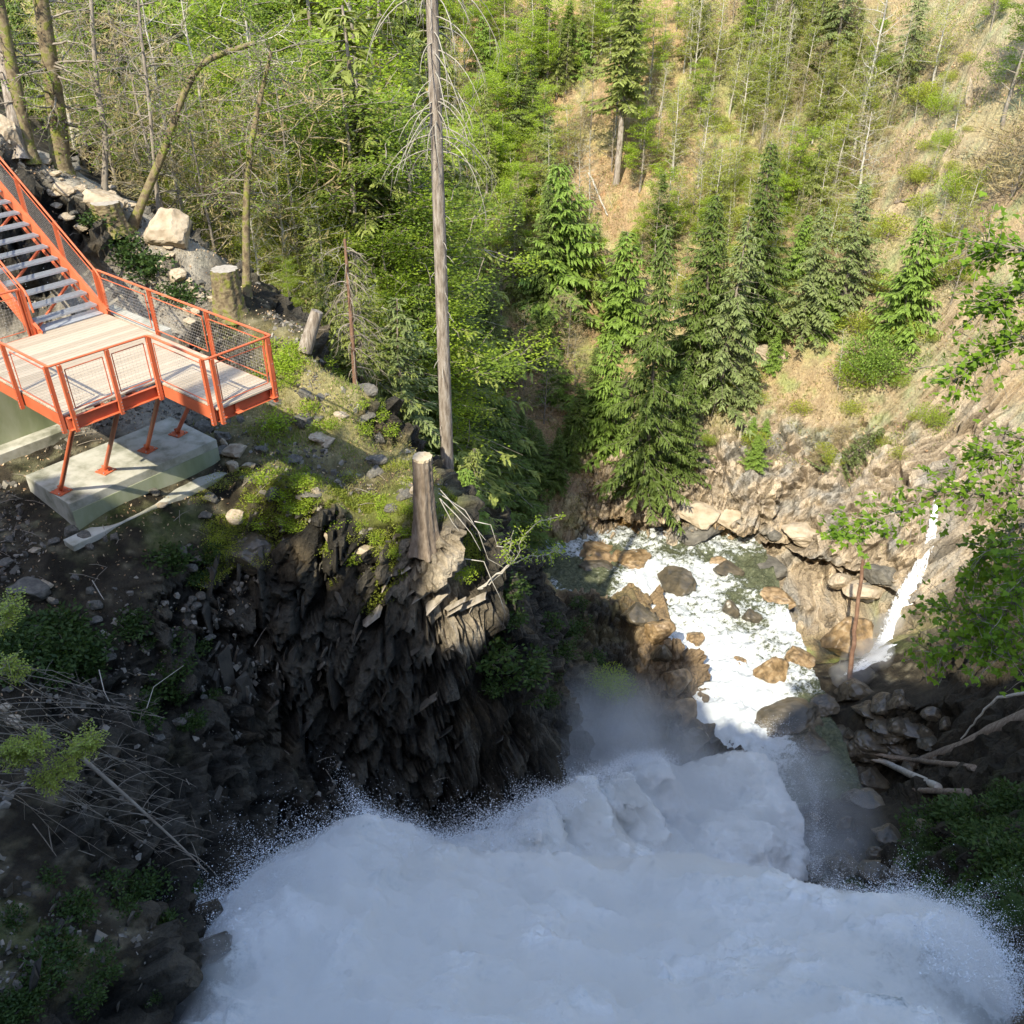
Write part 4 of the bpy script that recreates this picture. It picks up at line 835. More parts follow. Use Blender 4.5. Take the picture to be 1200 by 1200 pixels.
def proto_spruce(seed, h=10, rad=2.2, nb=150, bare=.12, leaf=.30, droop=.35, tw=9, mat='spruce', sparse=0., shape=1.0, nq=3, trunkr=.013):
    r = np.random.default_rng(seed); tp = trunk_path(h, (r.normal(0, .015), r.normal(0, .015)), r, .012); tr = MB(); tr.tube(tp, np.linspace(h * trunkr, h * .0015, len(tp)), 7)
    cr = MB(); tz = bare + (1 - bare) * (np.arange(nb) + r.random(nb)) / nb; B = at_path(tp, tz); az = np.arange(nb) * 2.4 + r.normal(0, .4, nb)
    side = 1 + .45 * np.sin(az * 1.0 + r.uniform(0, 6)) * r.uniform(.3, 1)
    L = rad * ((1 - tz) / (1 - bare)) ** (.75 * shape) * side * r.uniform(.45, 1.2, nb) + .12
    L *= np.where(r.random(nb) < .08, .4, 1)
    for k in range(nb):
        m_ = max(4, int(tw * L[k] / rad * 1.6)); t = np.sort(r.uniform(.12, 1, m_)); d = np.array([math.cos(az[k]), math.sin(az[k]), 0])
        el = .25 * (tz[k] - .3); pth = lambda t: B[k] + d * (L[k] * t)[:, None] + np.array([0, 0, 1]) * (L[k] * (el * t - droop * t ** 1.6 * (1 - tz[k] * .5) + .12 * t ** 4))[:, None]
        tr.tube(pth(np.linspace(0, .95, 4)), np.linspace(.014, .004, 4) * h / 10, 3)
        if sparse and r.random() < sparse: continue
        for s_ in (-1, 1):
            b = pth(t); a2 = az[k] + s_ * r.uniform(.5, 1.2, m_); dd = np.stack([np.cos(a2), np.sin(a2), r.uniform(-.55, .05, m_)], 1); dd = unit(dd)
            tl = leaf * (1.25 - .6 * t) * r.uniform(.7, 1.4, m_) * (1 + L[k] / rad * .6)
            for q_ in range(nq):
                st_ = b + dd * (tl * q_ / nq * .95)[:, None]; w = unit(np.cross(dd, r.normal(0, .5, (m_, 3)) + [0, 0, 1])) * (tl * (.42 - .09 * q_))[:, None]
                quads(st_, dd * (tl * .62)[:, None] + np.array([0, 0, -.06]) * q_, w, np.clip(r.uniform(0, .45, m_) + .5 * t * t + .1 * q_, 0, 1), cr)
        e = pth(np.array([.9])); quads(e, d[None] * leaf * 1.1 + [0, 0, -.04], unit(np.cross(d, [0, 0, 1.]))[None] * leaf * .4, np.array([.9]), cr)
    return tr.mesh('trunk', M_BARKG, True), cr.mesh('crown', TMAT[mat])
def limbs(tp, r, n, L0, up, base, tr, rr, curve=.3, sub=3, droop=0.):
    tips = []; h = tp[-1, 2]
    for k in range(n):
        t0 = base + (1 - base) * (k + r.random()) / n; b = at_path(tp, np.array([t0]))[0]; a = k * 2.4 + r.normal(0, .5); L = L0 * (1.1 - t0 * .75) * r.uniform(.6, 1.25)
        d = unit(np.array([math.cos(a), math.sin(a), up + r.normal(0, .2)])); m_ = 7; pts = [b]
        for j in range(m_): d = unit(d + r.normal(0, .13, 3) + np.array([0, 0, curve * .12 - droop * .2 * j / m_])); pts.append(pts[-1] + d * L / m_)
        pts = np.array(pts); tr.tube(pts, np.linspace(rr * (1.05 - t0 * .7), rr * .12, len(pts)), 4)
        tips.append((pts, L))
        for s_ in range(sub):
            j = r.integers(2, m_ + 1); d2 = unit(pts[min(j, m_)] - pts[j - 1] + r.normal(0, .65, 3)); l2 = L * r.uniform(.25, .55); p2 = [pts[j]]
            for q_ in range(4): d2 = unit(d2 + r.normal(0, .2, 3) + [0, 0, .05 - droop * .1]); p2.append(p2[-1] + d2 * l2 / 4)
            p2 = np.array(p2); tr.tube(p2, np.linspace(rr * .28, rr * .07, 5), 3); tips.append((p2, l2))
    return tips
def proto_leafy(seed, h=9, rad=2.6, nl=26, base=.25, leaves=7000, leaf=.11, mat='beech', flat=.35, trunkr=.012, clump=.42, up=.35, lean=.02, pale=False, sub=4, cover=1.0):
    r = np.random.default_rng(seed); tp = trunk_path(h, (r.normal(0, lean), r.normal(0, lean)), r, .03); tr = MB(); tr.tube(tp, np.linspace(h * trunkr, h * .002, len(tp)), 7)
    tips = limbs(tp, r, nl, rad, up, base, tr, h * trunkr * .42, sub=sub)
    cr = MB(); tot = sum(l for _, l in tips); Cc = []
    for pts, L in tips:
        if r.random() > cover: continue
        n = int(leaves * L / tot); 
        if n < 1: continue
        nc = max(1, int(L / (clump * .9))); cc = at_path(pts, r.uniform(.3, 1, nc)); q = cc[r.integers(0, nc, n)] + r.normal(0, 1, (n, 3)) * clump * np.array([.5, .5, .5 * flat]); Cc.append(q)
    Cc = np.vstack(Cc); n = len(Cc); a = r.uniform(0, 6.28, n); D = unit(np.stack([np.cos(a), np.sin(a), r.normal(-.15, .35, n)], 1)) * (leaf * r.uniform(.6, 1.3, n))[:, None]
    w = unit(np.cross(D, r.normal(0, .45, (n, 3)) + [0, 0, 1.])) * (leaf * r.uniform(.5, .8, n))[:, None]
    quads(Cc, D, w, np.clip(r.normal(.5, .3, n), 0, 1), cr)
    return tr.mesh('trunk', M_PALE if pale else M_TWIG, True), cr.mesh('crown', TMAT[mat])
def proto_bare(seed, h=10, rad=1.8, nl=26, base=.15, mat=None, up=.5, tw=900, tl=.3, droop=0., trunkr=.009, sub=5, budcol='twigs'):
    r = np.random.default_rng(seed); tp = trunk_path(h, (r.normal(0, .03), r.normal(0, .03)), r, .02); tr = MB(); tr.tube(tp, np.linspace(h * trunkr, h * .001, len(tp)), 6)
    tips = limbs(tp, r, nl, rad, up, base, tr, h * trunkr * .4, sub=sub, droop=droop); cr = MB(); tot = sum(l for _, l in tips)
    for pts, L in tips:
        n = max(1, int(tw * L / tot)); b = at_path(pts, r.uniform(.2, 1, n)); d = unit(r.normal(0, .5, (n, 3)) + unit(pts[-1] - pts[0]) * .9 + [0, 0, .15 - droop]) * (tl * r.uniform(.4, 1.3, n))[:, None]
        quads(b, d, unit(np.cross(d, r.normal(size=(n, 3)))) * .022, r.random(n), cr)
        n2 = n; b2 = b + d * r.uniform(.3, 1, (n, 1)); quads(b2, unit(r.normal(size=(n, 3)) + [0, 0, .2]) * tl * .5, unit(r.normal(size=(n, 3))) * .016, r.random(n), cr)
    return tr.mesh('trunk', mat or M_PALE, True), cr.mesh('crown', TMAT[budcol])
def proto_bush(seed, h=1.5, rad=.9, leaves=2500, leaf=.10, mat='beech', stems=9):
    r = np.random.default_rng(seed); tr = MB(); cr = MB()
    for k in range(stems):
        a = r.uniform(0, 6.28); d = unit(np.array([math.cos(a) * .7, math.sin(a) * .7, r.uniform(.5, 1.4)])); pts = np.array([d * t * h * r.uniform(.8, 1.1) + r.normal(0, .03, 3) * (t > 0) for t in np.linspace(0, 1, 5)]); tr.tube(pts, np.linspace(.02, .006, 5) * h, 4)
    n = leaves; q = r.normal(0, 1, (n, 3)); q = unit(q) * (r.random((n, 1)) ** .45); lump = 1 + .25 * vnoise(q * 2.2 + seed, seed)[:, None]; q = q * lump * np.array([rad, rad, h * .5]) + [0, 0, h * .55]
    D = unit(q - [0, 0, h * .3] + r.normal(0, .5, (n, 3))) * (leaf * r.uniform(.6, 1.4, n))[:, None]; w = unit(np.cross(D, r.normal(0, 1, (n, 3)))) * (leaf * .55)
    quads(q, D, w, np.clip(r.normal(.5, .28, n), 0, 1), cr); return tr.mesh('stem', M_TWIG, True), cr.mesh('foliage', TMAT[mat])
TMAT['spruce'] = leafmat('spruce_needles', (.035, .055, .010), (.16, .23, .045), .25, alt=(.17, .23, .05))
TMAT['spruce_young'] = leafmat('young_spruce_needles', (.08, .14, .02), (.28, .40, .07), .28, alt=(.24, .36, .07))
TMAT['spruce_grey'] = leafmat('grey_green_needles', (.09, .12, .04), (.28, .34, .12), .22, alt=(.26, .31, .11))
TMAT['fir_olive'] = leafmat('olive_needles', (.10, .12, .025), (.32, .37, .09), .28, alt=(.30, .33, .09))
TMAT['beech'] = leafmat('spring_leaves', (.18, .27, .02), (.46, .58, .07), .5, alt=(.38, .50, .06))
TMAT['beech_deep'] = leafmat('fresh_green_leaves', (.09, .16, .015), (.28, .38, .05), .45, alt=(.24, .33, .05))
TMAT['olive_leaf'] = leafmat('young_olive_leaves', (.22, .27, .035), (.48, .54, .08), .48, alt=(.46, .46, .09))
TMAT['maple'] = leafmat('maple_leaves', (.09, .17, .015), (.27, .42, .04), .5, alt=(.2, .34, .03))
TMAT['twigs'] = simple('twigs', [(.3, (.25, .22, .10)), (.6, (.37, .34, .16)), (.8, (.42, .40, .20))], .8, .9, 0)
TMAT['twigs_red'] = simple('budding_twigs', [(.3, (.25, .18, .10)), (.6, (.36, .30, .13)), (.8, (.38, .38, .13))], .8, .9, 0)
TMAT['herb'] = leafmat('herb_leaves', (.022, .05, .012), (.075, .125, .028), .3)
PR = {
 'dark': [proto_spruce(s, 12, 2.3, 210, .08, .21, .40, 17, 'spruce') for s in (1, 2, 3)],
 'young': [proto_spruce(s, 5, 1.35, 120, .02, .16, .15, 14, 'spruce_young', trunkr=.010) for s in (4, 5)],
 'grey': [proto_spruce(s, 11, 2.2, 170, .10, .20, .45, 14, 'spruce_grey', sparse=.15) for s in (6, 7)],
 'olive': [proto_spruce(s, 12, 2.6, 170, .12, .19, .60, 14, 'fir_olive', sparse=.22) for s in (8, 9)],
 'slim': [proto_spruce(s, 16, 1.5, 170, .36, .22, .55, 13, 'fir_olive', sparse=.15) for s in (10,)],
 'beech': [proto_leafy(s, 9, 2.8, 26, .22, 9500, .115, 'beech') for s in (11, 12)],
 'deep': [proto_leafy(s, 10, 3.0, 28, .2, 11000, .115, 'beech_deep') for s in (13, 14)],
 'olivel': [proto_leafy(s, 9, 2.4, 26, .2, 3800, .11, 'olive_leaf', pale=True, sub=5) for s in (15, 16)],
 'bare': [proto_bare(s, 10, 1.9, 28, .18) for s in (17, 18)],
 'barered': [proto_bare(s, 7, 2.0, 30, .08, budcol='twigs_red', tw=1600, mat=M_TWIG) for s in (19,)],
 'bushg': [proto_bush(s, 1.6, 1.1, 3800, .09, 'spruce_young') for s in (20,)],
 'bushb': [proto_bush(s, 1.8, 1.3, 3400, .085, 'beech') for s in (21,)],
 'busht': [proto_bare(s, 2.6, 1.5, 30, .02, tw=1500, tl=.4, trunkr=.012, mat=M_TWIG, budcol='twigs_red') for s in (22,)],
 'busho': [proto_bush(s, 1.5, 1.3, 1500, .12, 'olive_leaf') for s in (23,)],
}
PR['beechn'] = [proto_leafy(s, 11, 3.0, 34, .18, 30000, .070, 'beech', sub=6, clump=.5) for s in (41, 42)]
PR['deepn'] = [proto_leafy(s, 11, 3.1, 34, .16, 28000, .074, 'beech_deep', sub=6, clump=.5) for s in (43,)]
PR['oliveln'] = [proto_leafy(s, 11, 2.8, 34, .15, 17000, .060, 'olive_leaf', sub=8, clump=.5, pale=True) for s in (44, 45)]
PH = dict(beechn=11, deepn=11, oliveln=11, dark=12, young=5, grey=11, olive=12, slim=16, beech=9, deep=10, olivel=9, bare=10, barered=7, bushg=1.6, bushb=1.8, busht=2.6, busho=1.5)
ISB = lambda k: k.startswith('bush')
def place(kind, base, h, label, cat, name, group=None, wide=1.0, rz=None, idx=None, tilt=(0, 0)):
    tm_, cm_ = PR[kind][random.randrange(len(PR[kind])) if idx is None else idx]; t = empty(name, (float(base[0]), float(base[1]), float(base[2]) - .12)); s = h / PH[kind]
    t.rotation_euler = (tilt[0], tilt[1], random.uniform(0, 6.28) if rz is None else rz); t.scale = (s * wide, s * wide, s); tag(t, label, cat, group)
    obj(('stem' if ISB(kind) else 'trunk'), tm_, t); obj('foliage' if ISB(kind) else 'crown', cm_, t); return t
def hpx(base, px_h):
    """metres that span this many photo pixels straight up from the base"""
    def v(z): P_ = base + np.array([0, 0, z]); d = depth(P_); return 600 - FPX * (sp * P_[1] + cp * P_[2]) / d
    lo, hi = 0, 40; v0 = v(0)
    for _ in range(30):
        m_ = (lo + hi) / 2; 
        if v(0) - v(m_) < px_h if v(m_) < v0 else (v0 - v(m_)) < px_h: lo = m_
        else: hi = m_
    return lo
def vpix(P_): d = depth(P_); return 600 + FPX * P_[0] / d, 600 - FPX * (sp * P_[1] + cp * P_[2]) / d
def hfor(base, py_top):
    lo, hi = 0.1, 45
    for _ in range(30):
        m_ = (lo + hi) / 2
        if vpix(base + np.array([0, 0, m_]))[1] > py_top: lo = m_
        else: hi = m_
    return lo
def tree(kind, px, pyb, pyt, label, cat='spruce', name='spruce_tree', group=None, wide=1.0, **kw):
    b = on(px, pyb); return place(kind, b, hfor(b, pyt), label, cat, name, group, wide, **kw)
def treeY(kind, px, Yv, pyt, label, cat, name, group=None, wide=1.0, **kw):
    """a tree whose foot is hidden: px of the foot line, distance, top"""
    d_ = Yv; X_ = 0
    for _ in range(6): z_ = float(ground(X_, Yv)[0]); X_ = (px - 600) / FPX * (cp * Yv - sp * z_)
    b = np.array([X_, Yv, z_]); return place(kind, b, hfor(b, pyt), label, cat, name, group, wide, **kw)

# far slope: the ones a viewer can name
tree('dark', 752, 592, 262, 'tallest dark green spruce standing over the cracked ledge above the stream', wide=.82, idx=0)
tree('dark', 790, 560, 430, 'shorter dark spruce tucked against the foot of the tallest dark spruce', wide=1.2, idx=1)
tree('young', 712, 530, 400, 'sunlit green spruce on the left flank of the tallest dark spruce', wide=1.2, idx=1)
tree('grey', 838, 482, 250, 'grey green spruce right behind the tallest dark spruce', wide=1.1, idx=0)
tree('dark', 812, 470, 225, 'dark spruce rising behind the tallest one, slightly uphill', wide=1.1, idx=1)
tree('dark', 880, 400, 165, 'dark spruce in the thick stand up the middle of the far slope', wide=1.1, idx=2)
tree('grey', 940, 395, 240, 'bushy grey green spruce left of the brown clearing', wide=1.5, idx=1)
tree('grey', 985, 375, 215, 'bushy grey green spruce on the left rim of the brown clearing', wide=1.5, idx=0)
tree('young', 1054, 388, 252, 'single young spruce standing alone on the brown far slope', wide=1.25, idx=0)
tree('young', 965, 388, 330, 'small round young spruce on the dark ledge of the far slope', wide=1.5, idx=1)
tree('bushg', 1025, 447, 395, 'bright green bush below the single young spruce', 'bush', 'bush', wide=1.1)
tree('grey', 960, 560, 478, 'small grey green spruce leaning right on the cliff top', wide=1.5, idx=0, tilt=(0, .75))
tree('grey', 868, 478, 395, 'pale grey green spruce on the open bank right of the dark stand', wide=1.3, idx=1)
tree('young', 880, 512, 487, 'tiny spruce seedling left of its twin on the open bank', wide=1.4)
tree('young', 897, 508, 488, 'tiny spruce seedling right of its twin on the open bank', wide=1.4)
tree('young', 884, 545, 508, 'pale small spruce below the two seedlings on the open bank', wide=1.5)
tree('grey', 910, 400, 372, 'low spruce bush beside the pale cracked rock', wide=1.6)
tree('young', 650, 365, 190, 'sunlit spruce with spreading green branches right of the tall bare trunk', wide=1.3, idx=0)
tree('dark', 640, 380, 215, 'dark spruce just behind the sunlit spreading one', wide=1.0)
tree('young', 722, 400, 270, 'sunlit young spruce left of the dark stand', wide=1.4, idx=1)
tree('slim', 722, 215, -60, 'slender tall spruce with a long bare pale trunk, top out of the picture', wide=1.5)
tree('dark', 560, 545, 400, 'black shaded spruce in the gully just right of the tall bare trunk', wide=1.5)
tree('dark', 545, 480, 345, 'upper black shaded spruce in the gully behind the tall bare trunk', wide=1.4)
tree('young', 645, 470, 405, 'small shaded spruce in the middle of the gully', wide=1.5)
tree('dark', 690, 500, 405, 'shaded spruce on the right side of the gully', wide=1.2)
tree('bare', 998, 190, -70, 'bare pale tree with many fine branches in the upper right', 'tree', 'bare_tree', wide=1.2, idx=0)
tree('bare', 1000, 265, 130, 'leafless grey tree with spreading drooping limbs above the grey spruces', 'tree', 'bare_tree', wide=2.4, idx=1)
tree('bare', 1040, 148, 10, 'bare whitish trunk right of the many branched bare tree', 'tree', 'bare_tree', wide=.8)
tree('bare', 812, 105, -60, 'cluster of thin white bare stems at the top of the slope', 'tree', 'bare_tree', wide=.7)
tree('bare', 770, 182, 70, 'thin bare pale tree left of the white stems', 'tree', 'bare_tree', wide=.8)
tree('bare', 915, 135, 10, 'bare forked sapling between the white stems and the branched bare tree', 'tree', 'bare_tree', wide=.7)
tree('bare', 680, 175, 90, 'small bare birch over the brown gap beside the bright beeches', 'tree', 'bare_tree', wide=.9)
tree('bare', 1098, 135, 60, 'bare thin shrub tree at the right edge of the steep grass', 'tree', 'bare_tree', wide=.6)
tree('beech', 605, 165, 20, 'bright yellow green beech high behind the tall bare trunk', 'beech', 'beech_tree', wide=1.1)
tree('beech', 640, 110, -30, 'bright yellow green beech at the top edge, nearest the slender spruce', 'beech', 'beech_tree', wide=1.1)
tree('beech', 590, 235, 130, 'small bright beech lower on the slope behind the tall bare trunk', 'beech', 'beech_tree', wide=1.3)
tree('beech', 880, 80, -40, 'light green beech at the top edge left of the bare pale tree', 'beech', 'beech_tree', wide=1.1)
tree('beech', 960, 60, -30, 'light green young beech at the top edge beside the bare pale tree', 'beech', 'beech_tree', wide=1.0)
tree('deep', 1175, 150, -60, 'dark leafy tree on the crag in the upper right corner', 'tree', 'leafy_tree', wide=1.1)
tree('beech', 1160, 40, -50, 'bright green crown cut by the top edge near the right corner', 'tree', 'leafy_tree', wide=1.0)
tree('busht', 1185, 230, 130, 'tangled bare grey bush at the right picture edge', 'bush', 'bare_bush', wide=1.6)
tree('bushb', 1122, 235, 195, 'light green bush left of the tangled bare bush', 'bush', 'bush', wide=1.0)
tree('bushb', 1105, 175, 150, 'fresh green bush on the steep grass of the upper right', 'bush', 'bush', wide=1.1)
# fill of the far slope
kinds = [('olive', .09, 'olive drooping far slope spruce', 'spruce', 'spruce_tree', 'olive spruces of the far slope', 120),
         ('grey', .05, 'grey green spruce of the far slope', 'spruce', 'spruce_tree', 'grey green spruces of the far slope', 115),
         ('beech', .17, 'yellow green far slope beech', 'beech', 'beech_tree', 'young beeches of the far slope', 95),
         ('olivel', .24, 'pale olive tree coming into leaf', 'tree', 'budding_tree', 'budding trees of the far slope', 95),
         ('barered', .20, 'brown twiggy far slope tree', 'tree', 'bare_tree', 'twiggy bare trees of the far slope', 80),
         ('bare', .08, 'thin leafless far slope tree', 'tree', 'bare_tree', 'thin bare trees of the far slope', 95),
         ('young', .05, 'fresh green far slope spruce', 'spruce', 'spruce_tree', 'young spruces of the far slope', 65),
         ('dark', .04, 'dark green spruce of the far slope', 'spruce', 'spruce_tree', 'dark spruces of the far slope', 120),
         ('bushb', .06, 'low green far slope bush', 'bush', 'bush', 'green bushes of the far slope', 28)]
kc = np.cumsum([k[1] for k in kinds]); kc /= kc[-1]; placed = 0; tries = 0
while placed < 215 and tries < 3000:
    tries += 1; px = random.uniform(380, 1120); py = random.uniform(15, 470)
    dens = 1.0 if px < 880 else (1.0 if py < 300 and px < 1030 else .16)
    if px > 600 and py > 330 + (px - 600) * .35: dens = .05
    if 500 < px < 620 and py > 330: dens = .5
    if 1010 < px: dens *= .8
    if random.random() > dens or abs(px - 1055) < 45 and 240 < py < 480: continue
    k = kinds[int(np.searchsorted(kc, random.random()))]
    if px > 760 and py < 300:
        if k[0] in ('dark', 'grey', 'young', 'beech') and random.random() < .75: k = kinds[random.choice([3, 3, 4, 4, 5, 0])]
    b = on(px, py); h_ = hfor(b, py - k[6] * random.uniform(.65, 1.3)); 
    if b[1] < 44: continue
    place(k[0], b, h_, k[2] + ' ' + rel(px, py, MARKS_T), k[3], k[4], k[5], random.uniform(.9, 1.35), tilt=(random.uniform(.0, .06), random.uniform(-.05, .05))); placed += 1
extra = 0
while extra < 130:
    if extra < 75: px, py, k = random.uniform(740, 1010), random.uniform(20, 330), kinds[random.choice([3, 4, 4, 5, 3, 3, 2])]
    else: px, py, k = random.uniform(470, 700), random.uniform(20, 360), kinds[random.choice([0, 0, 2, 2, 3, 7, 6])]
    extra += 1; b = on(px, py)
    if b[1] < 44: continue
    place(k[0], b, hfor(b, py - k[6] * random.uniform(.6, 1.2)), k[2] + ' ' + rel(px, py, MARKS_T), k[3], k[4], k[5], random.uniform(1.0, 1.5), tilt=(random.uniform(0, .06), random.uniform(-.06, .06)))
for k_, px, Yv, top in [('olive', 470, 38, 0), ('deepn', 440, 35, 100), ('olive', 450, 36, 90), ('beechn', 485, 37, 150)]: treeY(k_, px, Yv, top, 'tall forest tree behind the bare trunk ' + rel(px, top + 60, MARKS_T), 'tree', 'forest_tree', 'tall trees behind the bare trunk', 1.5)
for px, Yv, top in [(430, 35, 250), (460, 37, 230), (490, 33, 330), (500, 38, 300), (470, 41, 200), (415, 39, 230)]: treeY('dark', px, Yv, top, 'dark near wood spruce behind the drooping conifer ' + rel(px, top + 60, MARKS_T), 'spruce', 'spruce_tree', 'dark spruces left of the tall bare trunk', 1.4)
for k_ in range(70):
    px, py = random.uniform(850, 1120), random.uniform(10, 330); b = on(px, py); k = kinds[random.choice([3, 4, 5, 5, 3])]
    place(k[0], b, hfor(b, py - k[6] * random.uniform(.3, .8)), k[2] + ' ' + rel(px, py, MARKS_T), k[3], k[4], k[5], 1.1, tilt=(random.uniform(0, .1), random.uniform(-.1, .1)))
for k_ in range(26):  # low growth added to deepen the dark of the gully
    px, py = random.uniform(535, 690), random.uniform(400, 625); b = on(px, py)
    if b[1] < 40: continue
    place('dark' if k_ % 3 else 'barered', b, random.uniform(2, 5.5), ('dark small spruce' if k_ % 3 else 'dark twiggy sapling') + ' in the shaded gully ' + rel(px, py, MARKS_T), 'tree', 'young_tree', 'young growth added to darken the gully', 1.5)
for k_ in range(34):
    px, py = random.uniform(60, 480), random.uniform(0, 130); b = on(px, py)
    if b[1] < 60: continue
    k = kinds[random.choice([2, 3, 0, 7, 2])]; place(k[0], b, random.uniform(9, 15), k[2] + ' ' + rel(px, py, MARKS_T), k[3], k[4], k[5], 1.4)
for px, Yv, top in [(545, 40, 430), (572, 44, 440), (525, 36, 400), (560, 50, 400), (590, 47, 470), (610, 49, 500), (538, 46, 340)]: treeY('dark', px, Yv, top, 'dark shaded spruce crowding the gully behind the sawn stump', 'spruce', 'spruce_tree', 'shaded gully spruces', 1.5)
for k in range(120):
    px = random.uniform(800, 1140); py = random.uniform(60, 560)
    if py > 560 - abs(px - 950) * .2: continue
    b = on(px, py); place(random.choice(['busho', 'busht', 'busho', 'bushb']), b, random.uniform(.35, 1.5), 'low scrubby bush on the dry slope ' + rel(px, py, MARKS_T), 'bush', 'bush', 'scrub dotted over the dry slope', 1.2)

# wood at the left, behind the platform
lw = [('deep', 350, 40, -20), ('beech', 250, 42, -10), ('deep', 420, 44, 60), ('beech', 330, 36, 60), ('olivel', 385, 38, 110), ('olivel', 300, 34, 150), ('beech', 450, 46, -20), ('olivel', 150, 46, -40), ('dark', 200, 44, -60), ('dark', 90, 44, -60), ('dark', 30, 42, -60), ('dark', 270, 46, -60), ('dark', 140, 42, -30), ('dark', 240, 42, 20), ('dark', 60, 40, 0), ('dark', 330, 46, 40),
      ('dark', 350, 52, -60), ('olive', 480, 50, -40), ('olive', 420, 52, -60), ('olive', 530, 54, 20), ('olivel', 310, 31, 230), ('beech', 345, 30, 300), ('beech', 300, 40, 0), ('olivel', 395, 33, 240), ('olive', 455, 36, 200), ('olive', 500, 40, 120), ('olive', 460, 44, 60), ('beech', 130, 38, 40), ('olivel', 215, 36, 60), ('olivel', 260, 36, 120), ('olivel', 350, 33, 170),
      ('barered', 200, 33, 20), ('barered', 260, 32, 60), ('barered', 140, 33, -10), ('barered', 320, 33, 100), ('barered', 180, 36, 0), ('barered', 370, 34, 80), ('barered', 100, 35, 0), ('bare', 230, 34, -30), ('bare', 290, 36, -30), ('bare', 110, 36, -40), ('dark', 500, 46, 180), ('olivel', 90, 34, -30), ('olivel', 330, 35, 20), ('beech', 480, 34, 270), ('olivel', 440, 31, 330), ('olive', 380, 30, 250)]
LB = {'deep': ('fresh green near wood tree', 'tree', 'leafy_tree'), 'beech': ('yellow green near wood beech', 'beech', 'beech_tree'), 'dark': ('dark spruce of the near wood', 'spruce', 'spruce_tree'), 'olive': ('olive drooping near wood spruce', 'spruce', 'spruce_tree'),
      'bare': ('thin leafless near wood stem', 'tree', 'bare_tree'),
      'barered': ('twiggy brown budding near wood tree', 'tree', 'bare_tree'), 'olivel': ('pale budding tree of the near wood', 'tree', 'budding_tree')}
for k, px, Yv, top in lw: lb = LB[k]; treeY(k + 'n' if k in ('beech', 'deep', 'olivel') else k, px, Yv, top, lb[0] + ' ' + rel(px, top + 60, MARKS_T), lb[1], lb[2], lb[1] + ' group of the near wood, ' + k, random.uniform(1.0, 1.4))
treeY('olive', 425, 27.5, 300, 'large drooping grey green hemlock like conifer beyond the edge right of the sawn log', 'conifer', 'conifer_tree', None, 1.5, idx=0)
treeY('grey', 470, 28.5, 345, 'drooping conifer close behind the tall sawn stump', 'conifer', 'conifer_tree', None, 1.5, idx=0)
treeY('young', 548, 22.5, 545, 'small sunlit conifer sprouting right beside the tall sawn stump', 'conifer', 'conifer_tree', None, 1.5, idx=0)
# trunks standing at the wood edge
def bigtrunk(pts, r0, r1, mat, label, twig=40, seed=1, leaves=0, tl=1.6, lmat='beech_deep', name='tree', drop=.2):
    t = empty(name, tuple(pts[0])); tag(t, label, 'tree'); P_ = np.array(pts) - pts[0]; n = 24; q = np.linspace(0, len(P_) - 1, n); i = np.minimum(q.astype(int), len(P_) - 2); f = (q - i)[:, None]; Q_ = P_[i] * (1 - f) + P_[i + 1] * f
    for _ in range(3): Q_[1:-1] = (Q_[:-2] + Q_[1:-1] * 2 + Q_[2:]) / 4
    r = np.random.default_rng(seed); rad = np.linspace(r0, r1, n); rad[:2] *= (1.5, 1.2); mb = MB(); mb.tube(Q_, rad, 12); mb.build('trunk', mat, t, True)
    br = MB(); tw_ = MB(); lf = MB()
    for k in range(twig):
        b = at_path(Q_, r.uniform(.25, 1, 1))[0]; a = r.uniform(0, 6.28); d = unit(np.array([math.cos(a), math.sin(a), r.normal(.15, .3)])); L = tl * r.uniform(.4, 1.3); pts_ = [b]
        for j in range(7): d = unit(d + r.normal(0, .16, 3) - [0, 0, drop * .12]); pts_.append(pts_[-1] + d * L / 7)
        pts_ = np.array(pts_); br.tube(pts_, np.linspace(.026, .005, 8) * max(.7, r0 * 5), 4)
        for s_ in range(7):
            j = r.integers(1, 8); d2 = unit(r.normal(0, .6, 3) + d); p2 = pts_[j] + np.outer(np.linspace(0, L * .35, 3), d2) + r.normal(0, .02, (3, 3)); br.tube(p2, [.008, .006, .003], 3)
            if leaves: n_ = leaves; c_ = at_path(p2, r.uniform(.2, 1, n_)) + r.normal(0, .12, (n_, 3)) * [1, 1, .4]; D = unit(r.normal(0, 1, (n_, 3)) * [1, 1, .4]) * .09; lf.quads_ = quads(c_, D, unit(np.cross(D, [0, 0, 1.] + r.normal(0, .3, (n_, 3)))) * .06, np.clip(r.normal(.5, .3, n_), 0, 1), lf)
    br.build('branches', M_TWIG, t, True)
    if leaves: lf.build('leaves', TMAT[lmat], t)
    return t
def line3(pts): return [on(*pts[0][:2]) - np.array([0, 0, .2]) if len(pts[0]) == 2 else atY(*pts[0])] + [atY(*p) for p in pts[1:]]
def rise(px, py, rest):
    b = on(px, py); return [b - np.array([0, 0, .25])] + [atY(x_, y_, b[1] + dy) for x_, y_, dy in rest]
bigtrunk(rise(70, 198, [(66, 130, .2), (58, 70, .3), (42, -40, .4)]), .30, .19, M_MOSSB, 'stout mossy trunk right of the leaning pair at the top of the stair', 34, 1, 5)
bigtrunk(rise(34, 182, [(18, 100, .3), (-2, 0, .6), (-8, -40, .6)]), .20, .12, M_MOSSB, 'leaning mossy trunk, right one of the pair above the stair', 14, 2, 4)
bigtrunk(rise(22, 178, [(10, 110, .6), (0, 40, 1)]), .17, .13, M_BARKG, 'grey leaning trunk, left one of the pair above the stair', 10, 3)
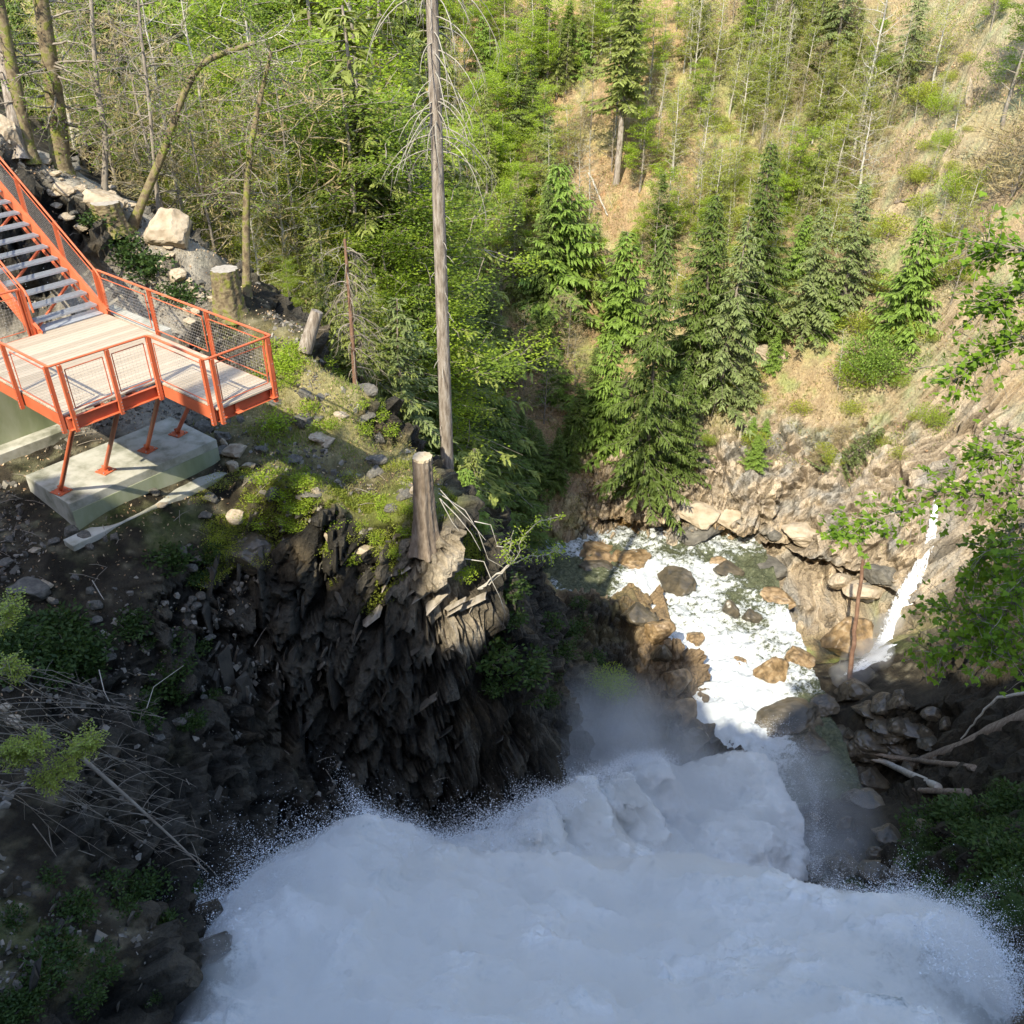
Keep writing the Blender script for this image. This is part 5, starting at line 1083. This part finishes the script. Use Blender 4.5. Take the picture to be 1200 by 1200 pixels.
bigtrunk(rise(120, 222, [(124, 160, .2), (112, 90, .4), (105, -30, .5)]), .10, .05, M_TWIG, 'slender straight trunk between the stout mossy trunk and the curved one', 34, 4, 4)
bigtrunk(rise(150, 262, [(176, 215, .2), (197, 165, .4), (210, 120, .7), (232, 75, 1.0), (262, 62, 1.4), (300, 50, 1.8)]), .135, .07, M_MOSSB, 'curved moss covered trunk sweeping up and right from the rocks', 30, 5, 5, 1.3)
bigtrunk(rise(186, 268, [(175, 120, .2), (165, 40, .4), (160, -30, .5)]), .06, .03, M_TWIG, 'thin pale sapling rising in front of the curved mossy trunk', 34, 6, 0)
bigtrunk(rise(288, 345, [(288, 250, .4), (292, 180, .6), (306, 110, .9), (318, 60, 1.0)]), .13, .05, M_MOSSB, 'rough broken trunk behind the old weathered stump', 50, 7, 5)
bigtrunk([dY(418, 480, 24.5), dY(412, 380, 24.7), dY(404, 280, 24.9)], .08, .04, M_REDW, 'slim dead spruce stem right of the short sawn log', 46, 8, 0, 1.1, drop=2.2)
# the tall bare trunk
M_DEADB = simple('dead_branch_bark', [(.3, (.26, .23, .18)), (.7, (.40, .37, .30))], 4, .9, 0)
b_ = np.array([-2.12, 25.3, float(ground(-2.12, 25.3)[0]) - .3]); tt_ = empty('dead_spruce', tuple(b_)); tag(tt_, 'tall straight bare spruce trunk rising past the top edge, with drooping dead branches', 'tree')
H_ = 4.5 - b_[2]; Pp = np.stack([np.linspace(0, .22, 20), np.zeros(20), np.linspace(0, H_, 20)], 1); MB().tube(Pp, np.linspace(.215, .125, 20), 16).build('trunk', M_BARKG, tt_, True)
r = np.random.default_rng(77); brn = MB(); nbig = 0
for k in range(150):
    z_ = r.uniform(.45, 1) ** .8; z_ = z_ * H_ if k < 105 else r.uniform(.12, .5) * H_; bq = np.array([.22 * z_ / H_, 0, z_]); a = r.uniform(0, 6.28); L = (r.uniform(.8, 2.6) if z_ > H_ * .52 else r.uniform(.15, .5)); pts = [bq]; d = unit(np.array([math.cos(a), math.sin(a), .15]))
    for j in range(8): d = unit(d + np.array([0, 0, -.20]) + r.normal(0, .05, 3)); pts.append(pts[-1] + d * L / 8)
    pts = np.array(pts); big = L > 1.0 and nbig < 90
    if big: nbig += 1; own = MB(); own.tube(pts, np.linspace(.022, .006, 9), 4)
    else: brn.tube(pts, .008, 4)
    if big:
        for s_ in range(6): j = r.integers(3, 9); p2 = pts[j] + np.outer(np.linspace(0, r.uniform(.2, .7), 3), unit(r.normal(0, .35, 3) + [0, 0, -1])); own.tube(p2, [.007, .005, .003], 3)
        own.build('dead_branch', M_DEADB, tt_, True)
tag(brn.build('branch_stubs', M_PALE, tt_, True), kind='stuff')

# ------------------------------------------------------------------ ground cover, herbs, litter
TMAT['grass'] = leafmat('grass_blades', (.30, .24, .11), (.32, .37, .10), .35, alt=(.36, .31, .14))
TMAT['grass_g'] = leafmat('green_grass_blades', (.16, .18, .04), (.28, .38, .06), .35, alt=(.28, .34, .08))
TMAT['litter'] = leafmat('dry_leaves', (.34, .20, .11), (.66, .52, .34), .15, alt=(.45, .25, .12))
def cover(name, n, region, L, mat, label, accept=None, up=1.0, wid=.18, clumps=0):
    r = np.random.default_rng(len(name) + n); x0, x1, y0, y1 = region
    xs = r.uniform(x0, x1, n * 3); ys = r.uniform(y0, y1, n * 3)
    if clumps:
        cx, cy = r.uniform(x0, x1, clumps), r.uniform(y0, y1, clumps); k = r.integers(0, clumps, n * 3); xs = cx[k] + r.normal(0, L * 1.3, n * 3); ys = cy[k] + r.normal(0, L * 1.3, n * 3)
    zs = ground(xs, ys); nn = gnormal(xs, ys); m_ = accept(xs, ys, zs, nn) if accept else np.ones(len(xs), bool); idx = np.nonzero(m_)[0][:n]
    if len(idx) < 3: return
    B = np.stack([xs, ys, zs], 1)[idx] + nn[idx] * .01; m = len(idx)
    D = unit(r.normal(0, .5, (m, 3)) * [1, 1, .3] + nn[idx] * .3 + np.array([0, 0, up])) * (L * r.uniform(.5, 1.4, m))[:, None]
    mb = MB(); quads(B, D, unit(np.cross(D, r.normal(size=(m, 3)))) * (L * wid), np.clip(r.normal(.45, .35, m), 0, 1), mb); o = mb.build(name, TMAT[mat]); tag(o, label, 'ground cover', kind='stuff')
notrock = lambda x, y, z, n: (n[:, 2] > .45) & ~((z < -29) & (x > 6) & (y > 40)) & (z > -33.5)
cover('grass', 60000, (-30, 40, 47, 105), .30, 'grass', 'dry straw grass over the steep far slope', notrock, .5, .16, 2600)
cover('grass', 26000, (-30, 40, 47, 105), .26, 'grass_g', 'fresh green grass tufts over the steep far slope', lambda x, y, z, n: notrock(x, y, z, n) & (vnoise(np.stack([x, y, z], 1) * .3, 5) > -.05), .5, .2, 1100)
cover('dry_leaves', 40000, (-30, 40, 47, 100), .14, 'litter', 'fallen brown beech leaves over the far slope', notrock, .05, .8)
def lit_bank(x, y, z, n): return (z > -13.6) & (n[:, 2] > .5) & (np.hypot((x + 9.2), (y - 19.2)) > 2.9) & (x > -16)
cover('grass', 7000, (-8, 1, 16.5, 25), .13, 'grass_g', 'short green grass on the mossy shoulder of the near bank', lambda x, y, z, n: lit_bank(x, y, z, n) & (vnoise(np.stack([x, y, z], 1) * .9, 6) > .08), .7, .2, 420)
cover('grass', 9000, (-9, 1, 16.5, 26), .15, 'grass', 'dry straw grass on the shoulder of the near bank', lambda x, y, z, n: lit_bank(x, y, z, n) & (vnoise(np.stack([x, y, z], 1) * .7, 16) > -.1), .35, .10, 420)
for k in range(44):
    px, py = random.uniform(240, 500), random.uniform(440, 650)
    boulder(px, py, random.uniform(8, 32), random.uniform(6, 20), random.choice('gtg'), 'rough grey rock half buried in mossy ground ' + rel(px, py, MARKS_R), 'rocks in the mossy ledge', name='rock', sink=.5)
cover('dry_leaves', 6000, (-17, 1, 12, 28), .07, 'litter', 'dead leaves and twigs lying on the near bank', lambda x, y, z, n: (n[:, 2] > .5) & (z > -15), .05, .6)
# moss cushions: small rounded leafy tufts packed over the ledge round the stump
TMAT['moss'] = leafmat('moss', (.12, .15, .02), (.30, .34, .05), .25, alt=(.26, .28, .05))
cover('moss', 17000, (-4.6, .6, 17.2, 19.6), .055, 'moss', 'yellow green moss over the rock ledge round the tall sawn stump', lambda x, y, z, n: (z > -14.6) & (n[:, 2] > .25) & (vnoise(np.stack([x, y, z], 1) * 1.3, 8) > 0), .6, .6)
cover('moss', 7000, (-7.5, -4.2, 17.2, 19.4), .055, 'moss', 'moss on the sunny earth mound right of the plinth', lambda x, y, z, n: (z > -13.4) & (vnoise(np.stack([x, y, z], 1) * 1.1, 9) > .1), .6, .6)
PR['herb'] = [proto_bush(s, .5, .45, 420, .10, 'herb', 5) for s in (31, 32)]; PR['herbb'] = [proto_bush(s, .5, .45, 420, .075, 'beech', 5) for s in (33,)]; PR['herbt'] = [proto_bush(s, .5, .5, 700, .05, 'olive_leaf', 8) for s in (34,)]
PH.update(herb=.5, herbb=.5, herbt=.5)
_isb = ISB; ISB = lambda k: _isb(k) or k.startswith('herb')
def herbs(kind, pts, h, label, group, jit=0):
    for px, py in pts: b = on(px + random.uniform(-jit, jit), py + random.uniform(-jit, jit)); place(kind, b, h * random.uniform(.7, 1.3), label, 'plant', 'herb_clump', group, random.uniform(1.0, 1.6))
herbs('herb', [(115, 262), (142, 292), (160, 312), (178, 322), (186, 318), (210, 348), (224, 352), (150, 300)], .55, 'bluish green leafy herb clump on the scree beside the stair rail', 'herbs on the scree', 4)
herbs('herb', [(random.uniform(0, 110), random.uniform(735, 800)) for _ in range(26)], .40, 'dark green leafy herb in the shade at the left picture edge', 'shaded herbs at the picture edge')
herbs('herb', [(random.uniform(150, 260), random.uniform(640, 850)) for _ in range(22)], .32, 'dark green herb scattered on the shaded earth slope', 'herbs of the shaded slope')
herbs('herbb', [(random.uniform(320, 470), 470 + random.uniform(-50, 40)) for _ in range(16)] + [(random.uniform(300, 350), random.uniform(400, 460)) for _ in range(12)], .35, 'bright green herb on the sunny edge right of the platform', 'sunny herbs beside the platform')
herbs('herbb', [(random.uniform(250, 370), random.uniform(545, 620)) for _ in range(14)] + [(random.uniform(390, 480), random.uniform(580, 660)) for _ in range(16)], .26, 'small bright green weed on the sunny mound and ledge', 'weeds of the sunny ledge')
herbs('herbt', [(random.uniform(235, 480), random.uniform(545, 680)) for _ in range(26)], .28, 'dry olive weed tuft on the sunny mound and ledge', 'olive tufts of the sunny ledge')
herbs('herb', [(random.uniform(1070, 1195), random.uniform(940, 1090) - 0) for _ in range(60)], .55, 'dense green herb on the shaded right bank above the fall', 'green herbs of the right bank', 4)
herbs('herb', [(random.uniform(575, 700), random.uniform(690, 830)) for _ in range(24)], .5, 'dark green plant in the shaded recess behind the cliff tip', 'plants of the shaded recess')
herbs('herb', [(random.uniform(0, 230), random.uniform(1020, 1190)) for _ in range(26)], .25, 'dark green moss clump on the wet rock beside the fall', 'moss clumps of the lower left rock')
tree('bushb', 716, 816, 786, 'small bright round bush glowing alone in front of the shaded outcrop', 'bush', 'bush', None, .9)
place('herbb', atY(545, 676, 18.2), .38, 'bright green grass cushion hanging at the tip of the cliff', 'plant', 'herb_clump')
treeY('olive', 560, 23.5, 520, 'pale green spruce boughs behind the tall sawn stump', 'conifer', 'conifer_tree', None, 1.5, idx=1)
# loose grit and rubble
C_ = []; S_ = []
r = np.random.default_rng(9); xs = r.uniform(-17, 0, 26000); ys = r.uniform(7, 28, 26000); zs = ground(xs, ys); nn = gnormal(xs, ys); ok = (zs > -19) & (nn[:, 2] > .35) & (vnoise(np.stack([xs, ys, zs], 1) * .8, 3) > -.15) & ((np.hypot(xs + 9.2, ys - 19.2) > 2.7)); xs, ys, zs = xs[ok], ys[ok], zs[ok]
CUB = np.array([[-1, -1, -1], [1, -1, -1], [1, 1, -1], [-1, 1, -1], [-.7, -.8, 1], [.8, -.7, 1], [.7, .8, 1], [-.8, .7, 1]]) * .5; CF = np.array([[0, 3, 2, 1], [4, 5, 6, 7], [0, 1, 5, 4], [1, 2, 6, 5], [2, 3, 7, 6], [3, 0, 4, 7]])
n = len(xs); q_, _ = np.linalg.qr(r.normal(size=(n, 3, 3))); sz = .025 + .10 * r.random(n) ** 3.5; V = ((CUB[None] * (1 + r.uniform(-.3, .3, (n, 8, 3))) * r.uniform(.5, 1.5, (n, 1, 3))) @ q_) * sz[:, None, None] + np.stack([xs, ys, zs + .01], 1)[:, None]
def rub_mat():
    m, t, b = newmat('rubble_stone'); at = t.nodes.new('ShaderNodeAttribute'); at.attribute_name = 'tone'; t.links.new(mix(t, (.07, .06, .048), (.30, .27, .22), at.outputs['Fac']), b.inputs['Base Color']); b.inputs['Roughness'].default_value = .9; return m
mb = MB(); mb.add(V.reshape(-1, 3), (np.arange(n)[:, None, None] * 8 + CF[None]).reshape(-1, 4), np.repeat(r.random(n) ** 1.5, 8)); tag(mb.build('rubble', rub_mat()), 'grit and small broken stone strewn over the near bank', 'rubble', kind='stuff')
mb = MB(); 
for k in range(520):
    if k < 330: x_, y_ = r.uniform(-16, 0), r.uniform(9, 27)
    else: x_, y_ = r.uniform(-5, 30), r.uniform(47, 90)
    z_ = float(ground(x_, y_)[0]); a = r.uniform(0, 6.28); L = r.uniform(.2, .9) * (1 if k < 330 else 2.4); x2, y2 = x_ + L * math.cos(a), y_ + L * math.sin(a) * .6; z2 = float(ground(x2, y2)[0])
    if abs(z2 - z_) > L: continue
    mb.tube([(x_, y_, z_ + .03), ((x_ + x2) / 2, (y_ + y2) / 2, (z_ + z2) / 2 + .08), (x2, y2, z2 + .04)], [.010 * (1 if k < 330 else 2.5), .008 * (1 if k < 330 else 2), .004], 4, val=r.random())
tag(mb.build('fallen_twigs', M_TWIG), 'thin dead twigs and sticks fallen over both banks', 'twigs', kind='stuff')

# ------------------------------------------------------------------ branches close to the camera and at the cliff tip
def lobed(mb, C0, D, Nn, s, tone):
    """three-lobed leaves"""
    for a, l, w in ((0, 1.0, .62), (.95, .78, .5), (-.95, .78, .5)):
        S_ = np.cross(Nn, D); d = D * math.cos(a) + S_ * math.sin(a); sd = np.cross(Nn, d); quads(C0, d * (s * l)[:, None] + Nn * (s * .08)[:, None], sd * (s * w)[:, None], tone, mb)
def leafy_boughs(t, limbs_, r, ntw, tl, nl, leaf, mat, barkmat, r0, lobes=True, leafstart=.25, droop=.25):
    o = np.array(t.location)
    for P_ in limbs_:
        P_ = np.array(P_) - o; n = 18; q = np.linspace(0, len(P_) - 1, n); i = np.minimum(q.astype(int), len(P_) - 2); f = (q - i)[:, None]; Q_ = P_[i] * (1 - f) + P_[i + 1] * f; Q_[1:] += r.normal(0, .025, (n - 1, 3))
        br = MB(); br.tube(Q_, np.linspace(r0, r0 * .2, n), 7); lf = MB(); Ltot = np.linalg.norm(np.diff(Q_, axis=0), axis=1).sum()
        for k in range(int(ntw * Ltot)):
            tt0 = r.uniform(leafstart, 1); b = at_path(Q_, np.array([tt0]))[0]; ax = unit(at_path(Q_, np.array([min(1, tt0 + .08)]))[0] - at_path(Q_, np.array([tt0 - .08]))[0]); d = unit(ax * .7 + r.normal(0, .7, 3) * [1, 1, .7]); L = tl * r.uniform(.5, 1.25); pts = [b]
            for j in range(5): d = unit(d + r.normal(0, .15, 3) - [0, 0, droop * .12]); pts.append(pts[-1] + d * L / 5)
            pts = np.array(pts); br.tube(pts, np.linspace(.007, .0025, 6), 4); c = at_path(pts, np.clip(r.uniform(.15, 1.05, nl), 0, .999)) + r.normal(0, leaf * .55, (nl, 3)); D = unit(r.normal(0, .8, (nl, 3)) * [1, 1, .35] + d * .6 + [0, 0, -.25]); Nn = unit(np.cross(np.cross(D, r.normal(0, .45, (nl, 3)) + [0, -.25, 1.]), D)); s = leaf * r.uniform(.55, 1.2, nl); tn = np.clip(r.normal(.5, .3, nl), 0, 1)
            if lobes: lobed(lf, c, D, Nn, s, tn)
            else: quads(c, D * s[:, None], np.cross(Nn, D) * (s * .55)[:, None], tn, lf)
        bo = br.build('bough', barkmat, t, True); lf.build('leaves', TMAT[mat], bo)
r = np.random.default_rng(21)
tz = float(ground(9.6, 9.0)[0]); mt = empty('maple_tree', (9.6, 9.0, tz)); tag(mt, 'leafy green maple boughs reaching in over the gorge from the right picture edge', 'maple')
MB().tube(np.array([[0, 0, 0], [.1, 0, 8], [-.1, .1, 14], [0, 0, 20]]), [.26, .22, .18, .12], 12).build('trunk', M_BARKG, mt, True)
org = lambda z: np.array([9.6, 9.0, z])
PL = lambda L_: [atY(*p) for p in L_]
leafy_boughs(mt, [
    [org(-5.4)] + PL([(1200, 577, 9.4), (1140, 582, 9.5), (1090, 574, 9.6), (1050, 600, 9.7), (1010, 612, 9.8), (975, 618, 9.9)]),
    [org(-5.2)] + PL([(1220, 600, 9.2), (1180, 630, 9.2), (1150, 650, 9.3), (1130, 680, 9.3)]),
    [org(-6.4)] + PL([(1220, 655, 9.0), (1180, 700, 9.0), (1140, 740, 9.1), (1085, 772, 9.2)]),
    [org(-7.0)] + PL([(1220, 735, 8.8), (1180, 745, 8.8), (1150, 725, 8.9), (1110, 715, 9.0)]),
    [org(-4.6)] + PL([(1220, 510, 9.6), (1185, 525, 9.6), (1150, 540, 9.7)]),
    [org(-3.6)] + PL([(1220, 395, 10), (1180, 400, 10.1), (1145, 420, 10.2), (1120, 445, 10.2)]),
    [org(-3.0)] + PL([(1220, 340, 10.2), (1185, 345, 10.2), (1155, 355, 10.3)]),
    [org(-2.2)] + PL([(1220, 300, 10.4), (1185, 292, 10.5), (1150, 288, 10.6)]),
    [org(-7.6)] + PL([(1220, 790, 8.6), (1190, 770, 8.6), (1150, 755, 8.6)]),
    [org(-6.0)] + PL([(1225, 620, 8.4), (1200, 680, 8.4), (1180, 720, 8.4)])], r, 15, .55, 7, .080, 'maple', M_BARKG, .035, True, .12)
# pale shrub at the cliff tip
b0 = atY(560, 690, 18.1); sh_ = empty('shrub', tuple(b0)); tag(sh_, 'pale barked shrub with fresh green leaves leaning out from the cliff tip over the stream', 'shrub')
leafy_boughs(sh_, [[b0, atY(585, 672, 18.1), atY(605, 655, 18.3), atY(612, 630, 18.4), atY(630, 612, 18.5), atY(650, 606, 18.5)], [b0, atY(590, 668, 18.2), atY(615, 652, 18.1), atY(640, 650, 18.1), atY(655, 646, 18.2)], [b0, atY(580, 680, 18.2), atY(600, 660, 18.0), atY(596, 640, 18.1), atY(602, 622, 18.2)]], r, 9, .28, 9, .075, 'beech', M_PALE, .022, False, .45)
def sticks(name, label, lines, rad, mat=M_PALE, cat='branch', group=None):
    for L_ in lines: 
        P_ = [atY(*p) for p in L_]; o = obj(name, MB().tube(np.array(P_), np.linspace(rad, rad * .35, len(P_)), 6, True).mesh(name, mat, True)); tag(o, label, cat, group)
sticks('dead_branch', 'bare pale dead stick hanging from the foot of the tall sawn stump', [[(514, 572, 18.4), (532, 592, 18.3), (552, 612, 18.2), (569, 633, 18.1)], [(515, 584, 18.3), (535, 604, 18.2), (552, 625, 18.0), (563, 645, 17.9)], [(514, 578, 18.5), (545, 598, 18.4), (560, 622, 18.3), (572, 655, 18.2), (590, 665, 18.2)], [(556, 611, 18.2), (575, 615, 18.1), (583, 640, 18.1)], [(516, 586, 18.2), (530, 612, 18.1), (538, 622, 18.0)],
       [(545, 655, 18.1), (567, 658, 18), (576, 680, 18), (586, 700, 17.9), (592, 718, 17.9), (589, 735, 17.9)], [(582, 640, 18.2), (596, 642, 18.2), (603, 650, 18.2)]], .014, group='sticks hanging below the sawn stump')
# dead sapling and twiggy conifer at the lower left
q0 = atY(96, 888, 11.4); ds = empty('dead_sapling', tuple(q0)); tag(ds, 'fallen grey dead sapling with bare side branches pointing down over the shaded rock', 'dead tree')
Pm = np.array([atY(96, 888, 11.4), atY(150, 935, 11.2), atY(205, 985, 11.0), atY(243, 1022, 10.8)]) - q0; MB().tube(at_path(Pm, np.linspace(0, 1, 12)), np.linspace(.045, .010, 12), 8).build('trunk', M_TWIG, ds, True)
r = np.random.default_rng(5)
for k in range(26):
    b = at_path(Pm, np.array([r.uniform(.05, .98)]))[0]; d = unit(np.array([r.choice([-1, 1]) * .7, .2, .55]) + r.normal(0, .3, 3)); L = r.uniform(.35, .95); pts = [b]
    for j in range(6): d = unit(d + [0, -.02, -.22]); pts.append(pts[-1] + d * L / 6)
    MB().tube(np.array(pts), np.linspace(.010, .003, 7), 4).build('side_branch', M_TWIG, ds, True)
q0 = np.array([-9.5, 9.5, float(ground(-9.5, 9.5)[0])]); yw = empty('yew_tree', tuple(q0)); tag(yw, 'twiggy conifer with sprigs painted sunlit yellow green reaching in from the lower left picture edge', 'conifer')
MB().tube(np.array([[0, 0, -.3], [.1, 0, 1.2], [.2, 0, 2.6], [.2, .1, 4.0]]), [.10, .08, .06, .03], 8).build('trunk', M_TWIG, yw, True)
TMAT['yew'] = leafmat('sun_painted_needles', (.22, .30, .05), (.55, .62, .16), .4)  # needle colour brightened to stand in for sun on the sprigs
o3 = q0 + [.2, 0, 2.2]
leafy_boughs(yw, [[o3, atY(0, 905, 9.6), atY(25, 885, 9.6), atY(45, 868, 9.6)], [o3, atY(5, 925, 9.6), atY(60, 905, 9.7), atY(95, 878, 9.7), atY(108, 865, 9.7)], [o3, atY(0, 890, 9.5), atY(15, 875, 9.5)], [o3, atY(10, 930, 9.5), atY(50, 915, 9.6), atY(80, 900, 9.6)]], r, 26, .26, 22, .05, 'yew', M_TWIG, .02, False, .55)
leafy_boughs(yw, [[o3 + [0, 0, 1.2], atY(-10, 745, 9.6), atY(8, 725, 9.6), atY(14, 705, 9.6)], [o3 + [0, 0, 1.0], atY(-10, 790, 9.6), atY(10, 775, 9.6), atY(25, 790, 9.7)]], r, 20, .24, 16, .045, 'yew', M_TWIG, .014, False, .5)
for k in range(46):
    y0 = r.uniform(780, 930); e = (r.uniform(60, 235), y0 + r.uniform(0, 110)); a_ = atY(-20, y0, 9.6); c_ = atY(e[0], e[1], 10.2); m_ = (a_ + c_) / 2 + [0, 0, r.uniform(.05, .35)]
    mb = MB(); P_ = np.array([a_, (a_ + m_) / 2 + [0, 0, .05], m_, (m_ + c_) / 2 + [0, 0, .04], c_]) - q0; P_ += r.normal(0, .03, P_.shape); mb.tube(P_, np.linspace(.010, .003, 5), 4)
    for s_ in range(7): b = at_path(P_, r.uniform(.3, 1, 1))[0]; d = unit(r.normal(0, 1, 3) * [1, .5, .8] + [.6, 0, -.1]); mb.tube(np.array([b, b + d * .14, b + d * .27 + [0, 0, -.04]]), [.004, .003, .002], 3)
    mb.build('dead_twig', M_TWIG, yw, True)
sticks('dead_branch', 'thin bare stick lying on the shaded earth slope', [[(108, 680, 15.6), (118, 697, 15.4), (122, 703, 15.3)], [(116, 785, 13.6), (122, 810, 13.2), (128, 822, 13)], [(172, 830, 13.6), (180, 805, 13.9), (215, 780, 14.4)]], .012, group='sticks on the shaded slope')
